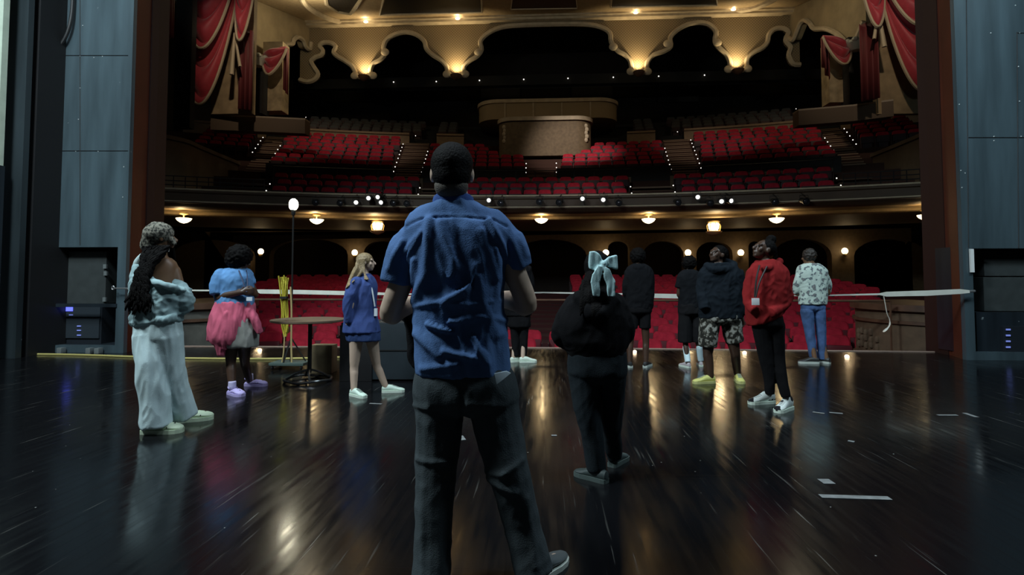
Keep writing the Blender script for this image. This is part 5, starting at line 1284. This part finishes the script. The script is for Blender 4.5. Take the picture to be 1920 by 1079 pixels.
for (x, y), lb in zip(((708, 424), (1338, 425)), ('left tiered chandelier under the balcony, left of the foreground man', 'right tiered chandelier under the balcony, above the boy in camouflage shorts')):
    p = rim_pt(x, y, 37.3)
    o = empty('chandelier', p, lb, 'chandelier', None)
    MB().lathe([(.03, .18), (.33, .22), (.3, .28), (.04, .3)], (0, 0, 0), 20).build('canopy', BRASS, o)
    MB().lathe([(.05, .16), (.27, .16), (.28, .1), (.25, -.1), (.2, -.2), (.05, -.22)], (0, 0, 0), 20).build('glass_drum', GLOW, o)
    MB().lathe([(.02, -.24), (.3, -.22), (.4, -.26), (.3, -.36), (.12, -.44), (.02, -.48)], (0, 0, 0), 20).build('dish', mat('amber_glass', (.35, .2, .1), .3), o)
    m = MB()
    for k in range(8):
        t = PI * k / 4; m.tube([(.26 * math.cos(t), .26 * math.sin(t), .2), (.36 * math.cos(t), .36 * math.sin(t), .02), (.3 * math.cos(t), .3 * math.sin(t), -.28)], .015, 5)
    m.build('arms', BRASS, o)
    o.scale = (.78, .78, .78); light('POINT', p + Vector((0, -.45, 0)), 34, (1, .75, .4), .15)
SCN = emat('sconce_glow', (1.0, .8, .48), 3.5)
for (x, y), lb in zip(((489, 472), (665, 474), (1136, 474), (1290, 474), (1389, 474), (1584, 471)),
                      ('right of the head of the person in the blue T-shirt', 'beside the head of the blonde girl', 'just above the white bow', 'above the person in the black T-shirt and white socks', 'between the dark hoodie and the red hoodie', 'right of the head of the person in the floral shirt')):
    p = aty(x, y, RW - .2)
    o = empty('wall_sconce', p, 'round glowing wall lamp ' + lb, 'wall lamp', 'wall lamps on the rear wall')
    MB().ball((0, 0, 0), .17, (1, .6, 1), 14).build('globe', SCN, o)
    MB().lathe([(.02, -.3), (.1, -.24), (.12, -.16), (.05, -.14)], (0, 0, 0), 12).build('bracket', BRASS, o)
    light('POINT', p + Vector((0, -.25, 0)), 9, (1, .72, .38), .12)
# stage lights hung on the balcony rim
LENS = emat('lens_glow', (1, .97, .9), 3)
def stage_light(x, y, lit, label, aim=0):
    p = rim_pt(x, y, 35.15)
    o = empty('stage_light', p, label, 'stage light', 'stage lights on the balcony rim', aim)
    MB().lathe([(.04, .2), (.1, .18), (.11, -.05), (.13, -.2), (.12, -.2)], (0, 0, 0), 12)
    b = MB().lathe([(.03, -.24), (.09, -.22), (.1, 0), (.125, .18), (.115, .18), (.1, .14)], (0, 0, 0), 12); b.v = [Matrix.Rotation(PI / 2 + .25, 3, 'X') @ v for v in b.v]; b.build('barrel', BLACK, o)
    l_ = MB().lathe([(0, .150), (.075, .152), (.06, .165), (0, .18)], (0, 0, 0), 12, False); l_.v = [Matrix.Rotation(PI / 2 + .25, 3, 'X') @ v for v in l_.v]
    l_.build('lens', LENS if lit else mat('dark_glass', (.03, .03, .035), .15), o)
    MB().tube([(-.14, 0, 0), (-.14, 0, .2), (.14, 0, .2), (.14, 0, 0)], .012, 5).tube([(0, 0, .2), (0, .2, .3)], .02, 5).build('yoke', BLACK, o)
for x, y, l_, lb in ((668, 379, 1, 'lit stage light furthest left on the rim, over the left chandelier'), (692, 371, 1, 'lit stage light over the left chandelier, left one at the top'), (717, 379, 1, 'bright round stage light right above the left chandelier'), (711, 369, 1, 'lit stage light high on the rim over the left chandelier, right one'),
                     (918, 375, 1, 'lit stage light just right of the head of the man in the blue shirt'), (1092, 372, 1, 'small lit stage light left of the one above the white bow'), (1132, 374, 1, 'bright stage light on the rim above the white bow'),
                     (1307, 369, 1, 'lit stage light at the left above the right chandelier'), (1352, 377, 1, 'lit stage light right above the right chandelier, left of the brightest'), (1367, 376, 1, 'brightest stage light, above and right of the right chandelier'),
                     (592, 379, 0, 'unlit black stage light on the rim above the bowl lamp beside the ghost light'), (640, 380, 0, 'unlit black stage light left of the lit ones over the left chandelier'), (740, 380, 0, 'unlit black stage light right of the lit ones over the left chandelier'), (762, 381, 0, 'unlit black stage light on the rim just left of the man in blue'),
                     (940, 380, 0, 'unlit black stage light second right of the head of the man'), (1012, 378, 0, 'unlit black stage light above the bowl lamp right of the man in blue'), (1050, 379, 0, 'unlit black stage light left of the small lit one right of the middle'), (1160, 380, 0, 'unlit black stage light right of the bright one above the white bow'), (1270, 379, 0, 'unlit black stage light left of the lit ones above the right chandelier'), (1330, 380, 0, 'unlit black stage light directly above the right chandelier'), (1452, 378, 0, 'unlit black stage light above the bowl lamp left of the red hoodie'), (1508, 377, 0, 'unlit black stage light at the right end of the rim')):
    stage_light(x, y, l_, lb, rnd.uniform(-.3, .3))

# ================================================================== red drapes
DR = mat('swag_red', (.40, .03, .045), .55, bump=.2, bscale=60, sheen=.4, var=.1)
FR = mat('cream_fringe', (.5, .42, .28), .8, bump=.5, bscale=90)
def swag_mb(P0, P1, drop, nf, bulge, top=0.0, skew=0):
    m = MB(); U, V = 28, 60; vs = []
    P0 = Vector(P0); P1 = Vector(P1); e = P1 - P0
    for j in range(V + 1):
        v = j / V
        for i in range(U + 1):
            u = i / U; s_ = 4 * u * (1 - u) * (1 + skew * (u - .5))
            sag = (top + (drop - top) * v)
            fold = (abs(math.sin(PI * nf * v ** .9 + .25 * math.sin(5 * u))) ** .8) * .24 * (.25 + s_)
            p = P0 + e * (u + .06 * (u - .5) * (v - 1)) + Vector((0, -bulge * s_ * (.45 + .55 * math.sin(PI * v * .8)) - fold, -sag * s_ ** .85 - .25 * v * (1 - s_) * drop * .25))
            vs.append(p)
    fs = [(j * (U + 1) + i, j * (U + 1) + i + 1, (j + 1) * (U + 1) + i + 1, (j + 1) * (U + 1) + i) for j in range(V) for i in range(U)]
    return m.add(vs, fs), vs[-(U + 1):]
def swag(name, label, P0, P1, drop, nf, bulge, skew=0):
    m, edge = swag_mb(P0, P1, drop, nf, bulge, 0, skew)
    c = (Vector(P0) + Vector(P1)) / 2
    o = m.build('swag', DR, loc=c); o.name = name; tag(o, label, 'drape')
    md = o.modifiers.new('th', 'SOLIDIFY'); md.thickness = .03
    f = MB().tube([p + Vector((0, -.05, -.05)) for p in edge], .085, 6, flat=.6).build('fringe', FR, None, loc=c); f.parent = o; f.location = (0, 0, 0)
    return o
def tails(label, x0, x1, y0, y1a, y1b, Y, n=5):
    a, b = aty(x0, y0, Y), aty(x1, y0, Y); za, zb = aty(x0, y1a, Y).z, aty(x1, y1b, Y).z
    m = MB(); U = 40; vs = []
    for j in range(2):
        for i in range(U + 1):
            u = i / U; x = a.x + (b.x - a.x) * u; z = a.z if j == 0 else za + (zb - za) * u
            vs.append(Vector((x, Y + .14 * math.sin(2 * PI * n * u), z)))
    m.add(vs, [(i, i + 1, U + 2 + i, U + 1 + i) for i in range(U)])
    c = Vector(((a.x + b.x) / 2, Y, min(za, zb))); o = m.build('drape_tail', mat('tail_red', (.13, .02, .022), .7), loc=c); tag(o, label, 'drape')
    o.modifiers.new('th', 'SOLIDIFY').thickness = .03
    return o
swag('swag', 'upper large red swag with cream fringe at the top left', aty(358, -50, 24), aty(446, -70, 24), 4.0, 4.2, .7, .1)
swag('swag', 'lower and longest dark red swag hanging at the top left', aty(345, -40, 24.5), aty(452, -60, 24.5), 6.3, 5.2, .5, -.1)
swag('swag', 'narrow pointed red swag with cream fringe at the top left, right of the large ones', aty(446, -50, 24.2), aty(481, -50, 24.2), 3.3, 3.2, .35)
swag('swag', 'small red swag over the lit beige pier on the left', aty(494, 100, 28), aty(539, 88, 28), 1.45, 2.6, .35)
swag('swag', 'upper large red swag with cream fringe at the top right', aty(1654, -50, 24), aty(1744, -60, 24), 2.6, 3.2, .6)
swag('swag', 'lower and longest dark red swag hanging at the top right', aty(1648, -40, 24.5), aty(1762, -50, 24.5), 5.1, 5.0, .5, .1)
swag('swag', 'narrow red swag with cream fringe at the top right, left of the large ones', aty(1609, -50, 24.2), aty(1654, -60, 24.2), 2.6, 2.8, .35)
swag('swag', 'small red swag over the lit beige pier on the right', aty(1541, 66, 28), aty(1594, 82, 28), 1.4, 2.6, .35)
tails('dark red pleated drape tail below the narrow swag at the top left', 449, 475, 60, 205, 208, 24.6, 3)
tails('dark red pleated drape tail beside the small left swag', 532, 541, 92, 165, 178, 28.2, 2)
tails('dark red pleated drape tail below the narrow swag at the top right', 1613, 1645, 45, 190, 184, 24.6, 3)
tails('dark red pleated drape tail beside the small right swag', 1540, 1552, 70, 120, 150, 28.2, 2)
tails('narrow red curtain edge beside the left edge of the opening', 313, 326, -60, 70, 66, 15, 2)
for x0, x1, y0, y1, lb in ((440, 446, 62, 140, 'left'), (1647, 1658, 20, 88, 'right')):
    a, b = aty(x0, y0, 23.9), aty((x0 * 2 - 436 if lb == 'left' else x1), y1, 23.9)
    c = aty(x0 - 6 if lb == 'left' else x1, y1, 23.9)
    o = MB().tube([a, c], [.05, .1], 6).tube([a, aty(x0 + 10 if lb == 'left' else x0 - 8, y1 - 15, 23.9)], [.04, .07], 6).build('tassel', FR, loc=a); tag(o, 'cream tassel cord hanging between the red swags at the top ' + lb, 'tassel')
for x, y, Y, lb in ((352, 12, 23.5, 'top left, above the large swag'), (484, 112, 27.6, 'left side, beside the small swag'), (1604, 82, 27.6, 'right side, beside the small swag')):
    p = aty(x, y, Y); o = empty('capital', p, 'pale carved capital on a dark column, ' + lb, 'capital')
    MB().lathe([(.25, -.35), (.3, -.2), (.42, 0), (.4, .12), (.2, .2)], (0, 0, 0), 14).build('bell', mat('pale_plaster', (.45, .45, .36), .6), o)
    m = MB()
    for k in range(6): t = k * PI / 3; m.ball((.36 * math.cos(t), .36 * math.sin(t), .1), .16, (1, 1, .8), 8)
    m.build('leaf', MATS['pale_plaster'], o)

# ================================================================== things on the stage
# ghost light
G0 = gnd(545, 692)
gl = empty('ghost_light', G0, 'tall thin ghost light stand with a bare glowing bulb', 'lamp stand')
POLE = mat('stand_black', (.02, .02, .02), .4, metal=.4)
zb = atd(543, 388, (G0 - EYE).dot(hf)).z
MB().box(-.24, .24, -.15, .15, .06, .10, .015).build('base', mat('green_grey_metal', (.06, .09, .08), .5), gl)
for dx in (-.2, .2):
    for dy in (-.12, .12):
        MB().ball((dx, dy, .032), .03, (.6, 1, 1), 8).build('caster', BLACK, gl)
MB().tube([(0, 0, .08), (0, 0, zb - .12)], .013, 8).build('pole', POLE, gl)
m = MB()
for t in (.3, 2.4, 4.5): m.tube([(0, 0, .42), (.2 * math.cos(t), .13 * math.sin(t), .1)], .01, 6)
m.build('brace', POLE, gl)
MB().lathe([(.02, -.12), (.03, -.09), (.03, -.03)], (0, 0, zb), 10).build('socket', POLE, gl)
MB().ball((0, 0, zb + .03), .062, (1, 1, 1.35), 14).build('bulb', emat('bulb_glow', (1, .93, .68), 60), gl)
light('POINT', G0 + Vector((0, 0, zb + .03)), 30, (1, .85, .58), .05)
# yellow cable bundle on the stand
YEL = mat('yellow_plastic', (.42, .36, .03), .55, bump=.5, bscale=60)
yb = empty('cable_bundle', G0 + Vector((-.04, -.05, .5)), 'bunch of yellow cable hanging from the ghost light stand', 'cable')
def zz(y): return atd(540, y, (G0 - EYE).dot(hf)).z - .5
m = MB()
for k in range(9):
    a = -1 + k / 4; w_ = .05 * a; rn = lambda q: rnd.uniform(-q, q)
    m.tube(catmull([(-.06 + w_ * 1.1, rn(.03), zz(519 + rn(3))), (-.045 + w_ * .9 + rn(.01), rn(.03), zz(545)), (-.03 + w_ * .5 + rn(.01), rn(.02), zz(582)), (-.02 + w_ * .8 + rn(.012), rn(.03), zz(608)), (-.01 + w_ * .5 + rn(.01), rn(.02), zz(628 + rn(6)))], 5), .0095, 6)
m.build('coil', YEL, yb)
m = MB().tube(catmull([(.05, -.02, zz(538)), (.07, -.02, zz(580)), (.075, -.02, zz(640)), (.09, -.03, zz(680))], 5), .012, 6)
m.tube(catmull([(-.02, -.02, zz(628)), (-.03, -.02, zz(660)), (-.05, -.03, zz(682))], 4), .009, 6)
m.build('hanging_end', mat('yellow_beige', (.4, .3, .13), .6), yb)
MB().box(-.085, .01, -.05, .02, zz(560), zz(556)).build('tie', BLACK, yb)
# round table
T0 = gnd(577, 715)
Dt = (T0 - EYE).dot(hf); zt = atd(575, 599, Dt).z
tb = empty('round_table', T0, 'small round brown topped table on a single black column', 'table')
MB().lathe([(.0, zt - .03), (.40, zt - .03), (.435, zt - .02), (.435, zt), (0, zt)], (0, 0, 0), 40, False).build('tabletop', mat('tabletop_brown', (.13, .09, .06), .5, var=.2, vscale=3), tb)
MB().tube([(0.02, 0, .1), (.02, 0, zt - .03)], .024, 10).build('column', POLE, tb)
m = MB()
ring = [Vector((.27 * math.cos(t), .27 * math.sin(t), .015 + .02 * abs(math.sin(2 * t)))) for t in [k * PI / 16 for k in range(33)]]
m.tube(ring, .016, 8)
for t in (0.5, 0.5 + PI / 2, .5 + PI, .5 + 1.5 * PI): m.tube(catmull([(.02, 0, .14), (.14 * math.cos(t), .14 * math.sin(t), .1), (.27 * math.cos(t), .27 * math.sin(t), .02)], 4), .013, 6)
m.build('base', mat('dark_chrome', (.12, .12, .12), .25, metal=.8), tb)
# plain wooden block behind the table
B0 = gnd(606, 698)
bx = MB().box(-.15, .15, -.1, .1, 0, .36, .006).build('wooden_box', mat('pale_ply', (.2, .15, .08), .7, var=.2)); bx.location = B0; tag(bx, 'plain light brown wooden box on the floor behind the round table', 'box')
# black road case
C0 = gnd(707, 716)
rc = empty('road_case', C0 + Vector((0, .3, 0)), 'large black wheeled road case behind the blonde girl', 'road case', None, YAW)
wx = 150 / F * (C0 - EYE).dot(hf) / 2; hz = .70
MB().box(-wx + .02, wx, -.28, .28, .02, hz, .012).build('body', mat('case_teal_black', (.016, .024, .03), .5, var=.2, vscale=3), rc)
MB().box(-wx + .01, -wx + .4, -.295, .3, .0, hz - .03, .01).build('side_panel', BLACK, rc)
m = MB()
for zz_ in (.1, .24, .54): m.box(wx - .035, wx + .01, -.31, -.27, zz_, zz_ + .045, .005)
m.build('latch', mat('latch_bright', (.6, .6, .6), .3, metal=.8), rc)
MB().box(-wx, wx + .005, -.287, .287, hz * .52, hz * .52 + .012).build('lid_seam', BLACK, rc)
for i, (x, y) in enumerate(((487, 656), (1190, 659), (1396, 661), (1588, 668))):
    p = gnd(x, y + 3); o = MB().lathe([(.03, 0), (.035, .02), (.02, .04), (0, .045)], (0, 0, 0), 10).build('footlight', emat('foot_glow', (1, .7, .45), 4)); o.location = p + Vector((0, 0, .001))
    tag(o, ['small glowing footlight at the stage lip right of the pink jacket', 'small dim footlight at the stage lip beside the person in black shorts', 'small glowing footlight at the stage lip behind the camouflage shorts', 'small glowing footlight at the stage lip right of the blue jeans'][i], 'footlight')

# ================================================================== stage and house lamps, with an added fill
light('AREA', (-6.2, 1.6, 8.4), 980, (.80, .95, 1.0), 2.0, (-3.2, 5, .8), sy=1.2)
light('AREA', (5.8, 3.0, 8.6), 300, (.72, .9, 1.0), 2.0, (3.0, 7, 1.0), sy=1.2)
light('AREA', (0, 3.2, 8.8), 300, (.78, .9, 1.0), 3.0, (0, 3.3, 0), sy=1.0)
light('AREA', (-7.5, 3.5, 8.5), 170, (.75, .92, 1.0), 1.2, (-7.5, 9, 4), sy=1)
light('AREA', (8.0, 4.0, 8.5), 150, (.65, .9, 1.0), 1.2, (8.5, 9, 4), sy=1)
# unseen point light added for warm fill, then ceiling spots on the middle blocks
light('POINT', (0, 24, 14.2), 170, (1, .80, .52), .8)
light('SPOT', (0, 20, 16), 6200, (1, .86, .76), .3, (1.5, 30.5, 8.2), 26, .9)
light('SPOT', (-6, 18, 15.5), 1900, (1, .84, .72), .3, (-10, 31, 8.6), 28, .9)
light('SPOT', (7, 18, 15.5), 1700, (1, .84, .72), .3, (9, 31, 8.6), 28, .9)
light('SPOT', (0, 14, 12), 1500, (1, .82, .75), .3, (1.5, 24, 4.6), 24, .9)
light('SPOT', (-9.5, 16, 14.5), 1300, (1, .8, .6), .2, (-13.3, 25.5, 10.8), 40, .9)
light('SPOT', (10.5, 16, 14.5), 1100, (1, .8, .6), .2, (14, 25.5, 10.8), 40, .9)
light('POINT', (-12.2, 28.5, 14.8), 150, (1, .84, .55), .4)
light('POINT', (12.2, 28.5, 14.8), 90, (1, .84, .55), .4)
light('SPOT', (0, 9.9, 7.4), 190, (1, .35, .5), .3, (0, 14, -1), 120, .8)
